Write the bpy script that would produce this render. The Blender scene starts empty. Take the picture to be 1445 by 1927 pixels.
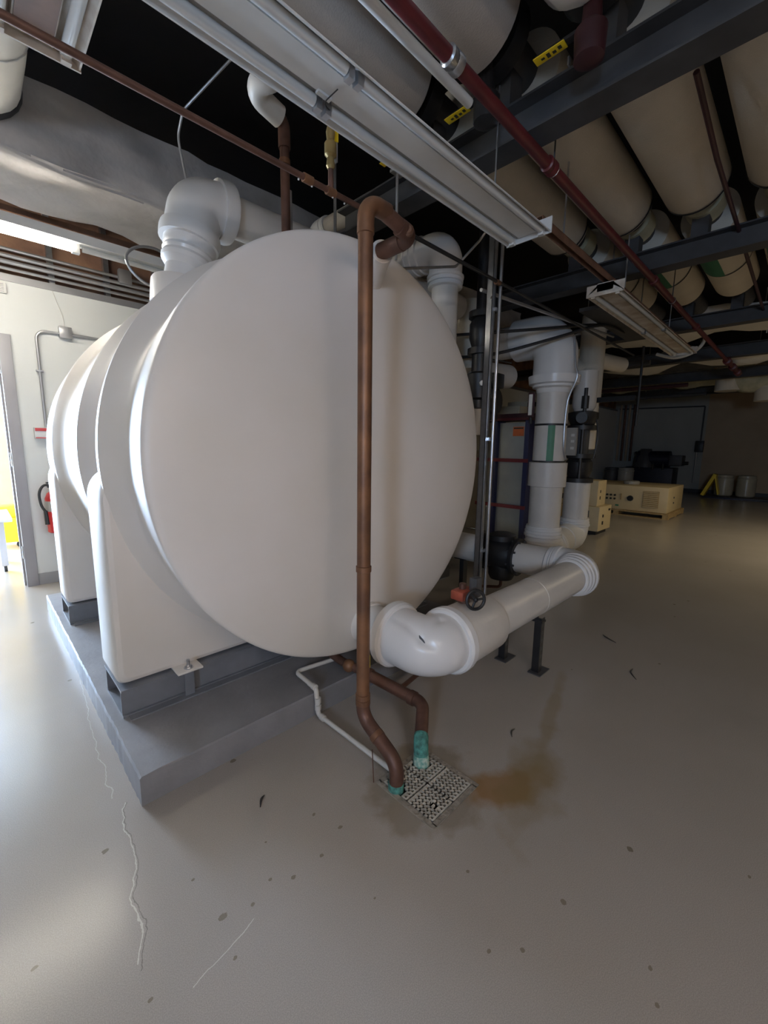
import bpy, bmesh, math, random
from mathutils import Vector, Matrix
random.seed(7)
S = bpy.context.scene
COL = S.collection

# ------------------------------------------------------------------ camera
PITCH, ROLL, YAW = math.radians(8.867), math.radians(0.765), math.radians(45.264)
fw = Vector((math.cos(YAW) * math.cos(PITCH), math.sin(YAW) * math.cos(PITCH), -math.sin(PITCH)))
rt = Vector((math.sin(YAW), -math.cos(YAW), 0))
up = rt.cross(fw)
rt2 = math.cos(ROLL) * rt + math.sin(ROLL) * up
up2 = -math.sin(ROLL) * rt + math.cos(ROLL) * up
cd = bpy.data.cameras.new('camera')
cam = bpy.data.objects.new('camera', cd)
COL.objects.link(cam)
cam.matrix_world = Matrix(((rt2.x, up2.x, -fw.x, 0), (rt2.y, up2.y, -fw.y, 0), (rt2.z, up2.z, -fw.z, 1.25), (0, 0, 0, 1)))
cd.sensor_fit = 'HORIZONTAL'
cd.sensor_width = 36.0
cd.lens = 784.76 / 1445 * 36.0
cd.clip_start = 0.02
cd.clip_end = 200
S.camera = cam

# ------------------------------------------------------------------ light and exposure
S.view_settings.view_transform = 'Standard'
S.view_settings.look = 'None'
S.view_settings.exposure = 0.0
S.view_settings.gamma = 1.0
S.view_settings.use_curve_mapping = False
W = bpy.data.worlds.new('sky'); S.world = W; W.use_nodes = True
bg = W.node_tree.nodes['Background']
bg.inputs[0].default_value = (0.50, 0.70, 1.0, 1)
bg.inputs[1].default_value = 80.0

def area(name, loc, size, rot, power, col, portal=False):
    l = bpy.data.lights.new(name, 'AREA'); l.shape = 'RECTANGLE'; l.size, l.size_y = size
    l.energy = power; l.color = col
    o = bpy.data.objects.new(name, l); o.location = loc; o.rotation_euler = rot; COL.objects.link(o)
    if portal: l.cycles.is_portal = True
    return o
# daylight enters through an unseen window added to the left wall as fill and through the window of the room beyond the doorway
area('fill_window_portal_left', (-3.05, -1.5, 1.6), (0.6, 0.6), (0, -math.pi / 2, 0), 1.0, (1, 1, 1), portal=True)
area('daylight_portal_next_room', (-1.25, 8.03, 1.35), (1.7, 2.3), (-math.pi / 2, 0, 0), 1.0, (1, 1, 1), portal=True)

# ------------------------------------------------------------------ materials
MATS = {}
def mat(name, col, rough=0.5, metal=0.0, var=0.0, scale=4.0, bump=0.0, bscale=60.0, col2=None, emit=None, spec=0.5, coat=0.0, detail=4.0):
    m = bpy.data.materials.new(name); m.use_nodes = True; nt = m.node_tree; b = nt.nodes['Principled BSDF']
    b.inputs['Roughness'].default_value = rough; b.inputs['Metallic'].default_value = metal
    b.inputs['Specular IOR Level'].default_value = spec
    if coat: b.inputs['Coat Weight'].default_value = coat; b.inputs['Coat Roughness'].default_value = 0.15
    tc = nt.nodes.new('ShaderNodeTexCoord')
    c4 = (*col, 1)
    if col2 is None: col2 = tuple(c * (1 - var) for c in col)
    n = nt.nodes.new('ShaderNodeTexNoise'); n.inputs['Scale'].default_value = scale; n.inputs['Detail'].default_value = detail
    nt.links.new(tc.outputs['Object'], n.inputs['Vector'])
    r = nt.nodes.new('ShaderNodeValToRGB'); r.color_ramp.elements[0].position = 0.35; r.color_ramp.elements[1].position = 0.68
    r.color_ramp.elements[0].color = (*col2, 1); r.color_ramp.elements[1].color = c4
    nt.links.new(n.outputs['Fac'], r.inputs['Fac']); nt.links.new(r.outputs['Color'], b.inputs['Base Color'])
    if bump:
        n2 = nt.nodes.new('ShaderNodeTexNoise'); n2.inputs['Scale'].default_value = bscale; n2.inputs['Detail'].default_value = 3
        nt.links.new(tc.outputs['Object'], n2.inputs['Vector'])
        bp = nt.nodes.new('ShaderNodeBump'); bp.inputs['Strength'].default_value = bump; bp.inputs['Distance'].default_value = 0.01
        nt.links.new(n2.outputs['Fac'], bp.inputs['Height']); nt.links.new(bp.outputs['Normal'], b.inputs['Normal'])
    if emit:
        b.inputs['Emission Color'].default_value = (*emit[0], 1); b.inputs['Emission Strength'].default_value = emit[1]
    MATS[name] = m
    return m

mat('tank_white', (0.80, 0.755, 0.72), 0.42, scale=1.2, col2=(0.73, 0.68, 0.61), bump=0.06, bscale=9)
mat('tank_yellowed', (0.70, 0.62, 0.46), 0.5, var=0.15)
mat('pad_grey', (0.26, 0.255, 0.265), 0.42, var=0.2, scale=7, bump=0.1, bscale=50)
mat('beam_grey', (0.19, 0.20, 0.225), 0.45, var=0.2, scale=10)
mat('dark_beam', (0.055, 0.055, 0.058), 0.6, var=0.3, scale=8)
mat('copper_old', (0.26, 0.125, 0.062), 0.45, metal=0.4, var=0.35, scale=9, col2=(0.14, 0.07, 0.042))
mat('copper_dark', (0.17, 0.085, 0.06), 0.5, metal=0.45, var=0.4, scale=12)
mat('patina', (0.10, 0.36, 0.30), 0.85, var=0.5, scale=45, col2=(0.05, 0.14, 0.12), bump=0.5, bscale=120)
mat('patina_pale', (0.55, 0.62, 0.52), 0.9, scale=60, col2=(0.12, 0.34, 0.28), bump=0.5, bscale=120)
mat('pvc_white', (0.66, 0.63, 0.58), 0.45, var=0.12, scale=8)
mat('cover_white', (0.78, 0.77, 0.76), 0.28, var=0.05, scale=3, bump=0.05, bscale=14)
mat('jacket_white', (0.70, 0.67, 0.63), 0.38, var=0.08, scale=5, bump=0.08, bscale=40)
mat('canvas_tan', (0.68, 0.62, 0.52), 0.8, var=0.10, scale=3, bump=0.25, bscale=160)
mat('canvas_grey', (0.48, 0.44, 0.40), 0.8, var=0.12, scale=3, bump=0.2, bscale=160)
mat('green_label', (0.05, 0.22, 0.12), 0.5, var=0.2)
mat('red_paint', (0.115, 0.016, 0.019), 0.4, var=0.3, scale=10)
mat('red_tie', (0.20, 0.02, 0.025), 0.45, var=0.2)
mat('red_dark', (0.05, 0.012, 0.016), 0.5, var=0.3)
mat('red_bright', (0.55, 0.03, 0.03), 0.35, var=0.1)
mat('red_valve', (0.42, 0.09, 0.05), 0.5, var=0.3, scale=20)
mat('black_iron', (0.018, 0.018, 0.02), 0.45, var=0.3, scale=20)
mat('black_ceiling', (0.012, 0.012, 0.015), 0.9, var=0.4, scale=2)
mat('yellow_plastic', (0.85, 0.62, 0.02), 0.4, var=0.1)
mat('black_print', (0.03, 0.03, 0.02), 0.6)
mat('galvanised', (0.55, 0.56, 0.58), 0.28, metal=0.9, var=0.15, scale=30)
mat('fixture_white', (0.74, 0.74, 0.72), 0.4, var=0.12, scale=5)
mat('fixture_rust', (0.66, 0.62, 0.55), 0.45, scale=9, col2=(0.42, 0.33, 0.25))
mat('rust_strip', (0.22, 0.115, 0.07), 0.6, var=0.4, scale=9)
mat('tube_glass', (0.62, 0.62, 0.60), 0.15, var=0.05)
mat('tube_lit', (1, 1, 1), 0.4, emit=((1.0, 0.93, 0.80), 60.0))
mat('tube_fill_warm', (1, 1, 1), 0.4, emit=((1.0, 0.83, 0.71), 62.0))
mat('foil_duct', (0.54, 0.51, 0.49), 0.5, metal=0.1, var=0.2, scale=5, bump=0.9, bscale=9)
mat('insul_white', (0.62, 0.60, 0.55), 0.6, var=0.15, scale=4, bump=0.5, bscale=8)
mat('insul_yellow', (0.55, 0.52, 0.36), 0.8, var=0.3, scale=6, bump=0.5, bscale=10)
mat('drywall', (0.74, 0.75, 0.73), 0.7, var=0.04, scale=2)
mat('wall_grey', (0.40, 0.40, 0.37), 0.8, var=0.12, scale=1.5)
mat('wall_tan', (0.50, 0.39, 0.27), 0.85, var=0.15, scale=1.2)
mat('brown_board', (0.36, 0.20, 0.12), 0.85, scale=3.5, col2=(0.16, 0.085, 0.06), bump=0.3, bscale=20)
mat('frame_grey', (0.36, 0.35, 0.37), 0.4, var=0.06)
mat('base_vinyl', (0.33, 0.33, 0.34), 0.5, var=0.1)
mat('room_yellow', (0.72, 0.52, 0.25), 0.7, var=0.04)
mat('table_white', (0.50, 0.50, 0.55), 0.35, var=0.05)
mat('navy_steel', (0.025, 0.03, 0.10), 0.45, var=0.2)
mat('plate_steel', (0.36, 0.36, 0.34), 0.4, metal=0.3, var=0.2, scale=3)
mat('orange_sign', (0.75, 0.16, 0.04), 0.5, var=0.15, scale=15)
mat('cream_cabinet', (0.56, 0.50, 0.38), 0.45, var=0.08)
mat('tan_machine', (0.66, 0.53, 0.31), 0.5, var=0.08)
mat('pallet_wood', (0.48, 0.33, 0.15), 0.8, var=0.3, scale=20)
mat('dark_machine', (0.012, 0.012, 0.03), 0.5, var=0.4)
mat('machine_grey', (0.07, 0.07, 0.075), 0.5, var=0.3)
mat('bucket_white', (0.42, 0.40, 0.36), 0.4, var=0.15)
mat('jug_clear', (0.45, 0.42, 0.34), 0.25, var=0.15)
mat('drain_plastic', (0.62, 0.57, 0.49), 0.6, var=0.3, scale=25)
mat('pit_dark', (0.012, 0.010, 0.012), 0.9)
mat('concrete_raw', (0.33, 0.29, 0.24), 0.9, var=0.35, scale=40, bump=0.5, bscale=90)
mat('wire_black', (0.03, 0.03, 0.032), 0.5)
mat('conduit_grey', (0.42, 0.42, 0.43), 0.35, metal=0.6, var=0.1)
mat('brass', (0.42, 0.31, 0.13), 0.4, metal=0.6, var=0.2)
mat('glass_tube', (0.7, 0.7, 0.66), 0.2)

# floor: glossy speckled epoxy with rust stains by the drain, cracks and scuffs
def floor_material():
    m = bpy.data.materials.new('epoxy_floor'); m.use_nodes = True; nt = m.node_tree; N = nt.nodes; L = nt.links
    b = N['Principled BSDF']
    tc = N.new('ShaderNodeTexCoord')
    def noise(scale, detail=4, vec=None):
        n = N.new('ShaderNodeTexNoise'); n.inputs['Scale'].default_value = scale; n.inputs['Detail'].default_value = detail
        L.new(vec or tc.outputs['Object'], n.inputs['Vector']); return n
    def ramp(src, p0, p1, c0, c1):
        r = N.new('ShaderNodeValToRGB'); r.color_ramp.elements[0].position = p0; r.color_ramp.elements[1].position = p1
        r.color_ramp.elements[0].color = c0; r.color_ramp.elements[1].color = c1; L.new(src, r.inputs['Fac']); return r.outputs['Color']
    def math_(op, a, b_=None, c=None):
        n = N.new('ShaderNodeMath'); n.operation = op
        for i, v in enumerate((a, b_, c)):
            if v is None: continue
            if isinstance(v, (int, float)): n.inputs[i].default_value = v
            else: L.new(v, n.inputs[i])
        return n.outputs[0]
    def mix(fac, A, B):
        n = N.new('ShaderNodeMix'); n.data_type = 'RGBA'
        if isinstance(fac, (int, float)): n.inputs[0].default_value = fac
        else: L.new(fac, n.inputs[0])
        for i, v in ((6, A), (7, B)):
            if isinstance(v, tuple): n.inputs[i].default_value = v
            else: L.new(v, n.inputs[i])
        return n.outputs[2]
    sep = N.new('ShaderNodeSeparateXYZ'); L.new(tc.outputs['Object'], sep.inputs[0]); X, Y = sep.outputs[0], sep.outputs[1]
    base = ramp(noise(1.3, 5).outputs['Fac'], 0.25, 0.75, (0.36, 0.325, 0.29, 1), (0.41, 0.375, 0.345, 1))
    speck = ramp(noise(420, 2).outputs['Fac'], 0.40, 0.62, (0.86, 0.86, 0.86, 1), (1.05, 1.05, 1.05, 1))
    mm = N.new('ShaderNodeMix'); mm.data_type = 'RGBA'; mm.blend_type = 'MULTIPLY'; mm.inputs[0].default_value = 1
    L.new(base, mm.inputs[6]); L.new(speck, mm.inputs[7]); c = mm.outputs[2]
    # rust stain: blotchy, round the drain and trailing away from it
    def blob(cx, cy, rx, ry, rot=0.0):
        cs, sn = math.cos(rot), math.sin(rot)
        dx = math_('SUBTRACT', X, cx); dy = math_('SUBTRACT', Y, cy)
        u = math_('ADD', math_('MULTIPLY', dx, cs / rx), math_('MULTIPLY', dy, sn / rx))
        v = math_('ADD', math_('MULTIPLY', dx, -sn / ry), math_('MULTIPLY', dy, cs / ry))
        d = math_('SQRT', math_('ADD', math_('MULTIPLY', u, u), math_('MULTIPLY', v, v)))
        return d
    wob = math_('MULTIPLY', math_('SUBTRACT', noise(7, 6).outputs['Fac'], 0.5), 1.5)
    def stain(d, hard=0.25, amt=1.0):
        return math_('MULTIPLY', ramp(math_('ADD', d, wob), 1 - hard, 1 + hard, (1, 1, 1, 1), (0, 0, 0, 1)), amt)
    c = mix(stain(blob(1.10, 0.86, 0.24, 0.22), 0.3, 0.75), c, (0.22, 0.18, 0.13, 1))
    c = mix(stain(blob(1.30, 0.66, 0.20, 0.11, -0.6), 0.5, 0.8), c, (0.26, 0.14, 0.045, 1))
    c = mix(stain(blob(1.42, 0.60, 0.34, 0.12, 0.25), 0.6, 0.6), c, (0.22, 0.16, 0.07, 1))
    c = mix(stain(blob(1.85, 0.72, 0.55, 0.04, 0.28), 0.6, 0.45), c, (0.24, 0.18, 0.09, 1))
    # spots: chips and drips
    vo = N.new('ShaderNodeTexVoronoi'); vo.inputs['Scale'].default_value = 4.2; L.new(tc.outputs['Object'], vo.inputs['Vector'])
    sp = math_('MULTIPLY', math_('LESS_THAN', math_('ADD', vo.outputs['Distance'], math_('MULTIPLY', noise(60, 2).outputs['Fac'], 0.06)), 0.075), math_('GREATER_THAN', noise(2.2, 1).outputs['Fac'], 0.46))
    c = mix(math_('MULTIPLY', sp, 0.75), c, (0.13, 0.105, 0.07, 1))
    fine = noise(90, 2).outputs['Fac']
    for sx_, sy_, sr_ in [(0.363, 0.959, 0.011), (0.434, 0.932, 0.006), (0.503, 0.959, 0.006), (0.557, 0.917, 0.008), (0.342, 1.113, 0.005), (1.059, 0.336, 0.009), (0.872, 0.362, 0.007), (0.172, 0.907, 0.006), (0.346, 0.849, 0.006), (1.061, 0.126, 0.006), (0.993, 0.096, 0.006), (0.654, 0.914, 0.007), (-0.009, 1.164, 0.007), (1.53, -0.022, 0.006), (0.721, 1.051, 0.007), (0.756, 0.95, 0.008), (0.938, 0.571, 0.006), (0.687, 0.71, 0.004), (0.552, 1.073, 0.004), (0.808, 0.42, 0.006)]:
        c = mix(math_('MULTIPLY', math_('LESS_THAN', math_('ADD', blob(sx_, sy_, sr_ * 0.95, sr_ * 0.75), math_('MULTIPLY', math_('SUBTRACT', fine, 0.5), 1.4)), 1.0), 0.65), c, (0.15, 0.115, 0.075, 1))
    # cracks: wandering pale lines
    def crack(ax, ay, bx, by, w, amp, cc, a=0.8):
        nonlocal c
        ln = math.hypot(bx - ax, by - ay); ux, uy = (bx - ax) / ln, (by - ay) / ln
        dx = math_('SUBTRACT', X, ax); dy = math_('SUBTRACT', Y, ay)
        t = math_('ADD', math_('MULTIPLY', dx, ux), math_('MULTIPLY', dy, uy))
        d = math_('ADD', math_('MULTIPLY', dx, -uy), math_('MULTIPLY', dy, ux))
        d = math_('ABSOLUTE', math_('ADD', d, math_('MULTIPLY', math_('SUBTRACT', noise(6, 6).outputs['Fac'], 0.5), amp)))
        f = math_('MULTIPLY', math_('LESS_THAN', d, w), math_('MULTIPLY', math_('GREATER_THAN', t, 0), math_('LESS_THAN', t, ln)))
        c = mix(math_('MULTIPLY', f, a), c, cc)
    crack(0.27, 1.55, 0.17, 1.00, 0.0013, 0.10, (0.62, 0.60, 0.55, 1))
    crack(0.274, 1.55, 0.174, 0.98, 0.0010, 0.10, (0.12, 0.11, 0.10, 1), 0.6)
    crack(0.25, 0.86, 0.42, 0.90, 0.0011, 0.06, (0.68, 0.66, 0.62, 1))
    crack(0.30, 2.6, 0.24, 1.60, 0.0014, 0.08, (0.60, 0.58, 0.54, 1), 0.5)
    L.new(c, b.inputs['Base Color'])
    b.inputs['Roughness'].default_value = 0.23
    bp = N.new('ShaderNodeBump'); bp.inputs['Strength'].default_value = 0.006; bp.inputs['Distance'].default_value = 0.01
    L.new(noise(18, 3).outputs['Fac'], bp.inputs['Height']); L.new(bp.outputs['Normal'], b.inputs['Normal'])
    MATS['epoxy_floor'] = m
floor_material()

# ------------------------------------------------------------------ mesh helpers
class MB:
    def __init__(s): s.v = []; s.f = []
    def add(s, vs, fs):
        o = len(s.v); s.v += [tuple(v) for v in vs]; s.f += [tuple(i + o for i in f) for f in fs]; return s
    def box(s, x0, x1, y0, y1, z0, z1, bev=0.0):
        if bev <= 0:
            return s.add([(x, y, z) for z in (z0, z1) for y in (y0, y1) for x in (x0, x1)],
                         [(0, 2, 3, 1), (4, 5, 7, 6), (0, 1, 5, 4), (2, 6, 7, 3), (0, 4, 6, 2), (1, 3, 7, 5)])
        bm = bmesh.new(); bmesh.ops.create_cube(bm, size=1)
        for v in bm.verts: v.co = Vector(((x0 + x1) / 2 + v.co.x * (x1 - x0), (y0 + y1) / 2 + v.co.y * (y1 - y0), (z0 + z1) / 2 + v.co.z * (z1 - z0)))
        bmesh.ops.bevel(bm, geom=list(bm.edges), offset=bev, segments=2, profile=0.5, affect='EDGES')
        bm.verts.index_update()
        s.add([v.co[:] for v in bm.verts], [[v.index for v in f.verts] for f in bm.faces]); bm.free(); return s
    def obox(s, c, size, M):
        hx, hy, hz = (d / 2 for d in size); c = Vector(c)
        return s.add([c + M @ Vector((x, y, z)) for z in (-hz, hz) for y in (-hy, hy) for x in (-hx, hx)],
                     [(0, 2, 3, 1), (4, 5, 7, 6), (0, 1, 5, 4), (2, 6, 7, 3), (0, 4, 6, 2), (1, 3, 7, 5)])
    def lathe(s, o, d, prof, n=24, close0=True, close1=True):
        """prof: (distance along d, radius)"""
        o = Vector(o); d = Vector(d).normalized(); a = d.orthogonal().normalized(); b = d.cross(a)
        vs = []; fs = []
        for t, r in prof:
            for i in range(n):
                th = 2 * math.pi * i / n
                vs.append(o + d * t + (a * math.cos(th) + b * math.sin(th)) * r)
        for k in range(len(prof) - 1):
            for i in range(n):
                j = (i + 1) % n; fs.append((k * n + i, k * n + j, (k + 1) * n + j, (k + 1) * n + i))
        if close0: fs.append(tuple(range(n - 1, -1, -1)))
        if close1: fs.append(tuple((len(prof) - 1) * n + i for i in range(n)))
        return s.add(vs, fs)
    def cyl(s, p0, p1, r, n=16, r1=None):
        d = Vector(p1) - Vector(p0); return s.lathe(p0, d, [(0, r), (d.length, r if r1 is None else r1)], n)
    def sphere(s, c, r, n=14, sz=1.0):
        prof = [(-r * sz * math.cos(math.pi * k / (n // 2)), max(1e-4, r * math.sin(math.pi * k / (n // 2)))) for k in range(n // 2 + 1)]
        return s.lathe(c, (0, 0, 1), prof, n)
    def tube(s, pts, r, n=12, caps=True):
        pts = [Vector(p) for p in pts]
        rs = r if isinstance(r, (list, tuple)) else [r] * len(pts)
        T = []
        for i in range(len(pts)):
            a = pts[max(0, i - 1)]; b = pts[min(len(pts) - 1, i + 1)]; T.append((b - a).normalized())
        u = T[0].orthogonal().normalized(); vs = []; fs = []
        for i, p in enumerate(pts):
            u = (u - T[i] * u.dot(T[i])).normalized(); w = T[i].cross(u)
            for k in range(n):
                th = 2 * math.pi * k / n; vs.append(p + (u * math.cos(th) + w * math.sin(th)) * rs[i])
        for i in range(len(pts) - 1):
            for k in range(n):
                j = (k + 1) % n; fs.append((i * n + k, i * n + j, (i + 1) * n + j, (i + 1) * n + k))
        if caps: fs.append(tuple(range(n - 1, -1, -1))); fs.append(tuple((len(pts) - 1) * n + k for k in range(n)))
        return s.add(vs, fs)
    def extrude(s, poly, axis, a0, a1):
        """closed polygon [(u,v)] extruded along 'x' (u=y,v=z), 'y' (u=x,v=z) or 'z' (u=x,v=y)"""
        def P(u, v, a): return {'x': (a, u, v), 'y': (u, a, v), 'z': (u, v, a)}[axis]
        n = len(poly); vs = [P(u, v, a0) for u, v in poly] + [P(u, v, a1) for u, v in poly]
        fs = [(i, (i + 1) % n, n + (i + 1) % n, n + i) for i in range(n)] + [tuple(range(n - 1, -1, -1)), tuple(range(n, 2 * n))]
        return s.add(vs, fs)
    def build(s, name, m, parent=None, org=None, sharp=35):
        if org is None: org = WORLD.get(parent, Vector((0, 0, 0))) if parent else Vector((0, 0, 0))
        org = Vector(org)
        me = bpy.data.meshes.new(name); me.from_pydata([tuple(Vector(v) - org) for v in s.v], [], s.f)
        bm = bmesh.new(); bm.from_mesh(me); bmesh.ops.recalc_face_normals(bm, faces=bm.faces); bm.to_mesh(me); bm.free()
        me.polygons.foreach_set('use_smooth', [True] * len(me.polygons)); me.set_sharp_from_angle(angle=math.radians(sharp)); me.update()
        me.materials.append(MATS[m])
        o = bpy.data.objects.new(name, me); COL.objects.link(o)
        if parent: o.parent = parent
        else: o.location = org
        WORLD[o] = org
        return o
WORLD = {}
def arc(pts, rad, seg=7):
    """round the corners of a polyline"""
    pts = [Vector(p) for p in pts]; out = [pts[0]]
    for i in range(1, len(pts) - 1):
        a = (pts[i - 1] - pts[i]); b = (pts[i + 1] - pts[i]); la, lb = a.length, b.length; a.normalize(); b.normalize()
        ang = a.angle(b); R = rad[i - 1] if isinstance(rad, (list, tuple)) else rad
        if ang > 3.10 or R <= 0: out.append(pts[i]); continue
        t = min(R / math.tan(ang / 2), la * 0.95, lb * 0.95); R2 = t * math.tan(ang / 2)
        cen = pts[i] + (a + b).normalized() * (R2 / math.sin(ang / 2))
        p0 = pts[i] + a * t - cen; p1 = pts[i] + b * t - cen; tot = p0.angle(p1); ax = p0.cross(p1).normalized()
        for k in range(seg + 1): out.append(cen + Matrix.Rotation(tot * k / seg, 3, ax) @ p0)
    out.append(pts[-1]); return out
def tag(o, label, cat, group=None, kind=None):
    o['label'] = label; o['category'] = cat
    if group: o['group'] = group
    if kind: o['kind'] = kind
    return o
def thing(name, label, cat, loc=(0, 0, 0), group=None):
    o = bpy.data.objects.new(name, None); o.location = loc; o.empty_display_size = 0.05; COL.objects.link(o); WORLD[o] = Vector(loc)
    return tag(o, label, cat, group)
def struct(o, label, cat): return tag(o, label, cat, kind='structure')
def one(name, mb, m, org, label, cat, group=None, sharp=35): return tag(mb.build(name, m, None, org, sharp), label, cat, group)
def copy_tree(o, loc, label, group=None, parent=None):
    c = o.copy(); COL.objects.link(c)
    if parent is None:
        c.location = loc; c['label'] = label; WORLD[c] = Vector(loc)
        if group: c['group'] = group
    else: c.parent = parent
    for ch in list(o.children): copy_tree(ch, None, None, None, c)
    return c

# ------------------------------------------------------------------ the room
DX0, DX1, DY0, DY1 = 0.985, 1.225, 0.742, 0.988          # the drain opening in the floor
X0, X1, Y0, Y1, ZC = -3.0, 15.5, -5.0, 4.68, 3.7
fm = MB()
xs = [X0 - 0.15, DX0, DX1, X1 + 0.15]; ys = [Y0 - 0.15, DY0, DY1, 8.2]
for i in range(3):
    for j in range(3):
        if (i, j) != (1, 1):
            fm.add([(xs[i], ys[j], 0), (xs[i + 1], ys[j], 0), (xs[i + 1], ys[j + 1], 0), (xs[i], ys[j + 1], 0)], [(0, 1, 2, 3)])
struct(fm.build('floor', 'epoxy_floor'), 'glossy speckled grey epoxy floor of the plant room', 'floor')
struct(MB().box(X0 - 0.15, X1 + 0.15, Y0 - 0.15, Y1 + 0.15, ZC, ZC + 0.1).build('ceiling', 'black_ceiling'), 'black ceiling above the pipes and beams', 'ceiling')
# wall behind the tank: white drywall up to 2.55 m with the doorway in it, brown board between steel studs above
DOORX0, DOORX1, DOORH = -0.66, 0.26, 2.05
wb = MB().box(X0, DOORX0, Y1, Y1 + 0.12, 0, 2.55).box(DOORX1, X1, Y1, Y1 + 0.12, 0, 2.55).box(DOORX0, DOORX1, Y1, Y1 + 0.12, DOORH, 2.55)
wbo = struct(wb.build('wall_back', 'drywall'), 'white drywall behind the tank with the doorway', 'wall')
MB().box(X0, X1, Y1 + 0.06, Y1 + 0.12, 2.55, ZC).build('upper_board', 'brown_board', wbo)
sx = -2.6
stud = None
while sx < 5.2:
    o = MB().box(sx - 0.02, sx + 0.02, Y1 + 0.0, Y1 + 0.06, 2.55, ZC).build('stud', 'galvanised', wbo)
    sx += 0.406
tb = MB().box(X0, X1, Y1 - 0.012, Y1 + 0.03, 2.52, 2.575)
struct(tb.build('trim_1', 'conduit_grey'), 'thin metal cap along the top edge of the white drywall', 'trim')
struct(MB().box(0.335, X1, Y1 - 0.01, Y1, 0, 0.10).build('baseboard_back', 'base_vinyl'), 'grey vinyl baseboard along the white drywall', 'baseboard')
# hollow metal door frame
fr = MB()
fr.box(DOORX1 - 0.005, DOORX1 + 0.075, Y1 - 0.02, Y1 + 0.14, 0, DOORH + 0.06, 0.004).box(DOORX0 - 0.075, DOORX0 + 0.005, Y1 - 0.02, Y1 + 0.14, 0, DOORH + 0.06, 0.004)
fr.box(DOORX0, DOORX1, Y1 - 0.02, Y1 + 0.14, DOORH - 0.005, DOORH + 0.06, 0.004)
fr.box(DOORX1 - 0.02, DOORX1 - 0.003, Y1 + 0.05, Y1 + 0.10, 0, DOORH)
fro = struct(fr.build('door_1', 'frame_grey'), 'grey steel door frame of the open doorway at the left', 'door frame')
for hz in (0.25, 1.05, 1.8):
    MB().box(DOORX1 - 0.012, DOORX1 - 0.004, Y1 - 0.005, Y1 + 0.045, hz, hz + 0.11).build('hinge_plate', 'conduit_grey', fro)
# far wall in a grey and a brown part, wall to the right, wall behind the camera, left wall with a small window added for fill daylight
struct(MB().box(X1, X1 + 0.12, 2.25, Y1 + 0.1, 0, ZC).build('wall_far', 'wall_grey'), 'grey far wall behind the dark machine', 'wall')
struct(MB().box(X1, X1 + 0.12, Y0, 2.25, 0, ZC).build('wall_far_brown', 'wall_tan'), 'brown part of the far wall at the right', 'wall')
struct(MB().box(X0, X1, Y0 - 0.12, Y0, 0, ZC).build('wall_right', 'wall_tan'), 'side wall to the right outside the picture', 'wall')
OY0, OY1, OZ0, OZ = -1.8, -1.2, 1.3, 1.9
wl = MB().box(X0 - 0.12, X0, Y0, OY0, 0, ZC).box(X0 - 0.12, X0, OY1, Y1, 0, ZC).box(X0 - 0.12, X0, OY0, OY1, OZ, ZC).box(X0 - 0.12, X0, OY0, OY1, 0, OZ0)
struct(wl.build('wall_left', 'drywall'), 'left wall outside the picture with a window added for fill daylight', 'wall')
# the bright room beyond the doorway
r2 = MB().box(-2.2, -2.1, Y1 + 0.12, 8.0, 0, 2.7).box(1.6, 1.7, Y1 + 0.12, 8.0, 0, 2.7).box(-2.2, 1.7, 8.0, 8.1, 0, 0.2).box(-2.2, 1.7, 8.0, 8.1, 2.5, 2.7).box(-0.4, 1.7, 8.0, 8.1, 0.2, 2.5).box(-2.2, -2.1, 8.0, 8.1, 0.2, 2.5)
struct(r2.build('wall_next_room', 'room_yellow'), 'yellow walls of the bright room seen through the doorway', 'wall')
struct(MB().box(-2.2, 1.7, Y1 + 0.12, 8.1, 2.7, 2.75).build('ceiling_next_room', 'drywall'), 'white ceiling of the bright room beyond the doorway', 'ceiling')
t = thing('fill_ceiling_lamp', 'unseen ceiling panel lamp added to brighten the room beyond the doorway', 'lamp', (-1.4, 6.6, 2.62))  # unseen lamp, added to keep the room beyond the doorway bright
MB().box(-2.0, -0.8, 6.0, 7.2, 2.64, 2.7).build('frame', 'fixture_white', t)
MB().box(-1.97, -0.83, 6.03, 7.17, 2.625, 2.639).build('diffuser', 'tube_glass', t)
area('next_room_fill', (-1.4, 6.6, 2.61), (1.1, 1.1), (0, 0, 0), 60, (1.0, 0.96, 0.90))
# things in that room
t = thing('work_table', 'white table on a castor leg seen through the doorway', 'table', (-0.05, 5.5, 0))
MB().box(-0.75, 0.235, 5.25, 5.95, 0.50, 0.54, 0.006).build('table_top', 'table_white', t)
for lx, ly in ((0.15, 5.38), (-0.68, 5.38), (0.15, 5.85), (-0.68, 5.85)):
    lg = MB().box(lx - 0.025, lx + 0.025, ly - 0.025, ly + 0.025, 0.06, 0.50).build('leg', 'table_white', t)
    MB().lathe((lx - 0.012, ly, 0.03), (1, 0, 0), [(0, 0.03), (0.024, 0.03)], 14).build('castor', 'black_iron', lg)
t = thing('mop_bucket', 'yellow bucket under the table beyond the doorway', 'bucket', (0.2, 6.7, 0))
MB().extrude([(0.14, 0.07), (0.36, 0.07), (0.40, 0.36), (0.12, 0.36)], 'y', 6.55, 6.85).build('body', 'yellow_plastic', t)
MB().box(0.14, 0.36, 6.58, 6.82, 0.36, 0.50, 0.02).build('wringer', 'yellow_plastic', t)
for k in (0.17, 0.34): MB().lathe((k, 6.57, 0.035), (0, 1, 0), [(0, 0.035), (0.03, 0.035)], 12).build('wheel', 'black_iron', t)

# ------------------------------------------------------------------ concrete pad and support beams
bm = bmesh.new(); bmesh.ops.create_cube(bm, size=1)
px0, px1, py0, py1, ph = 0.31, 2.36, 1.49, 3.92, 0.112
pad = MB()
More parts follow.
